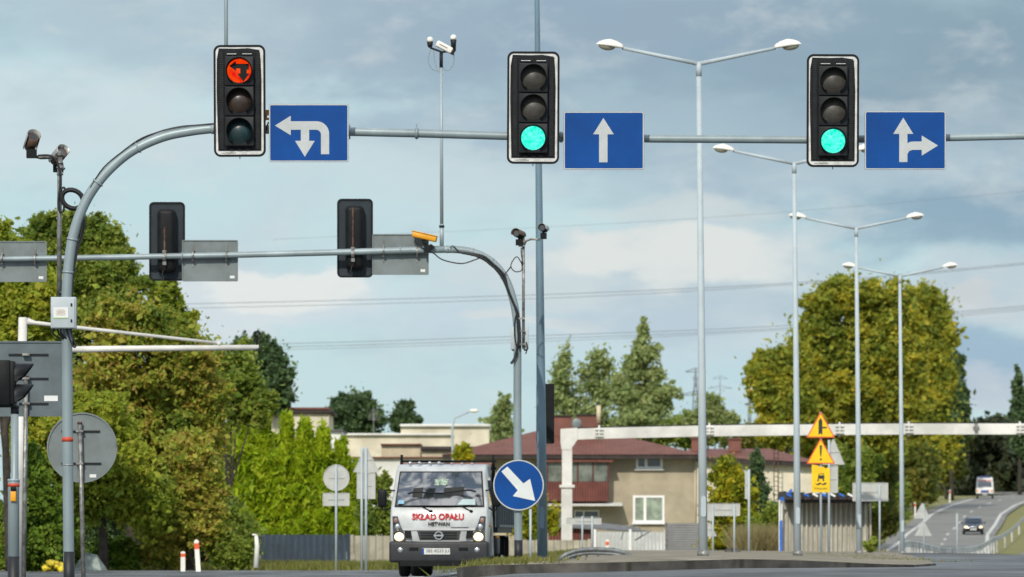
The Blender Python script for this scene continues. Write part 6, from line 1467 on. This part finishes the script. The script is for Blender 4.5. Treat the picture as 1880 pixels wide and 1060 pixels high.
for sx in (-1, 1): mb.box((sx*.76, 3.75, .80), (.48, .95, .03)); mb.box((sx*.76, 4.25, .58), (.48, .02, .42)); mb.box((sx*.76, 3.25, .58), (.48, .02, .30))
build_each(mb, 'mudguard', M['blk'], t)
mb = MB(); mb.box((.78, 2.35, .62), (.35, .7, .38)); mb.bevel(.04, 2); mb.build('fuel_tank', M['bumper'], t)
mb = MB(); mb.ell((.97, 1.78, .78), (.04, .03, .03)); mb.build('side_lamp', M['orange'], t)

# dark car on the hill
def car(label, px, D, w, h, body, py, van=False, rz=0):
    x = X_(px, D); loc = Vector((x, D, G(x, D)+.01)); t = thing('van' if van else 'car', label, 'ambulance' if van else 'car', loc, rz)
    return t, loc
t, loc = car('dark hatchback car with lit headlights coming down the hill road', 1787, 477, 1.7, 1.42, 'navy', 982, rz=R(-3.5))
prof = [(-.02, .25), (-.06, .5), (.02, .72), (.95, .92), (1.7, 1.40), (2.3, 1.46), (3.2, 1.42), (3.95, .98), (4.15, .9), (4.2, .35), (3.9, .22), (.2, .2)]
mb = MB(); mb.sideprism(prof, -.86, .86, wf=lambda y, z: 1-.22*sm(.85, 1.45, z)-.05*sm(.5, .0, y)); mb.bevel(.07, 3, 20); bd = mb.build('body', M['navy'], t)
mb = MB(); A = [(-.66, .98, .95), (.66, .98, .95), (.55, 1.62, 1.34), (-.55, 1.62, 1.34)]; mb.add([(x, y-.03, z+.02) for x, y, z in A]+[(x, y+.05, z-.03) for x, y, z in A], [(0, 1, 2, 3), (7, 6, 5, 4), (0, 4, 5, 1), (1, 5, 6, 2), (2, 6, 7, 3), (3, 7, 4, 0)]); mb.build('windscreen', M['glass'], bd)
for sx in (-1, 1):
    mb = MB(); mb.ell((sx*.62, .0, .62), (.15, .10, .09)); hl = mb.build('headlight', M['headlit'], bd)
    mb = MB(); mb.box((sx*.95, 1.15, 1.0), (.18, .1, .13)); mb.bevel(.03, 2); mb.build('mirror', M['navy'], bd)
    mb = MB(); B = [(1.25, .98), (3.4, .98), (2.9, 1.34), (1.75, 1.36)]; mb.add([(sx*(.845 if z < 1.1 else .70), y, z) for y, z in B]+[(sx*.6, y, z) for y, z in B], [(0, 1, 2, 3), (7, 6, 5, 4), (0, 4, 5, 1), (1, 5, 6, 2), (2, 6, 7, 3), (3, 7, 4, 0)]); mb.build('side_window', M['glass'], bd)
    for y in (.75, 3.4): wheel(t, sx*.76, y, .31, .31, .19)
mb = MB(); mb.box((0, -.07, .58), (.55, .05, .16)); mb.bevel(.02, 2); mb.build('grille', M['chrome'], bd)
mb = MB(); mb.box((0, -.10, .42), (.5, .02, .11)); mb.build('number_plate', M['plate'], bd)
mb = MB(); mb.box((0, -.06, .28), (1.3, .08, .12)); mb.build('lower_grille', M['blk'], bd)
# ambulance
t, loc = car('white ambulance with red and blue markings at the top of the hill road', 1808, 656, 2.0, 2.5, 'ambo', 916, van=True, rz=R(-5))
prof = [(.0, .35), (-.05, .7), (.05, 1.0), (.75, 1.28), (1.35, 2.0), (1.7, 2.35), (2.2, 2.48), (5.3, 2.5), (5.45, 2.3), (5.5, .4), (.3, .3)]
mb = MB(); mb.sideprism(prof, -.99, .99, wf=lambda y, z: 1-.10*sm(1.2, 2.5, z)); mb.bevel(.08, 3, 20); bd = mb.build('body', M['ambo'], t)
mb = MB(); A = [(-.82, .78, 1.32), (.82, .78, 1.32), (.76, 1.33, 1.95), (-.76, 1.33, 1.95)]; mb.add([(x, y-.04, z+.03) for x, y, z in A]+[(x, y+.05, z-.03) for x, y, z in A], [(0, 1, 2, 3), (7, 6, 5, 4), (0, 4, 5, 1), (1, 5, 6, 2), (2, 6, 7, 3), (3, 7, 4, 0)]); mb.build('windscreen', M['glass'], bd)
mb = MB(); mb.box((0, 1.45, 2.05), (1.6, .25, .10), rx=R(-40)); mb.build('red_stripe', M['ambr'], bd)
mb = MB(); mb.box((0, -.07, .85), (1.0, .06, .26)); mb.build('blue_patch', M['ambb'], bd)
mb = MB(); mb.box((0, .05, .48), (1.96, .25, .26)); mb.bevel(.04, 2); mb.build('bumper', M['bumper'], bd)
mb = MB(); mb.box((0, -.09, .48), (.52, .02, .12)); mb.build('number_plate', M['plate'], bd)
mb = MB(); mb.box((0, 1.9, 2.52), (1.3, .3, .14)); mb.bevel(.04, 2); mb.build('light_bar', M['ambb'], bd)
mb = MB(); mb.tube([(.1, 2.6, 2.45), (.1, 2.6, 3.3)], .02, 5); mb.build('antenna', M['blk'], bd)
for sx in (-1, 1):
    mb = MB(); mb.ell((sx*.78, .0, .88), (.15, .08, .15)); mb.build('headlight', M['orange'], bd)
    mb = MB(); mb.box((sx*1.12, .9, 1.5), (.18, .12, .36)); mb.bevel(.03, 2); mb.build('mirror', M['blk'], bd)
    for y in (.9, 4.4): wheel(t, sx*.87, y, .35, .35, .22)
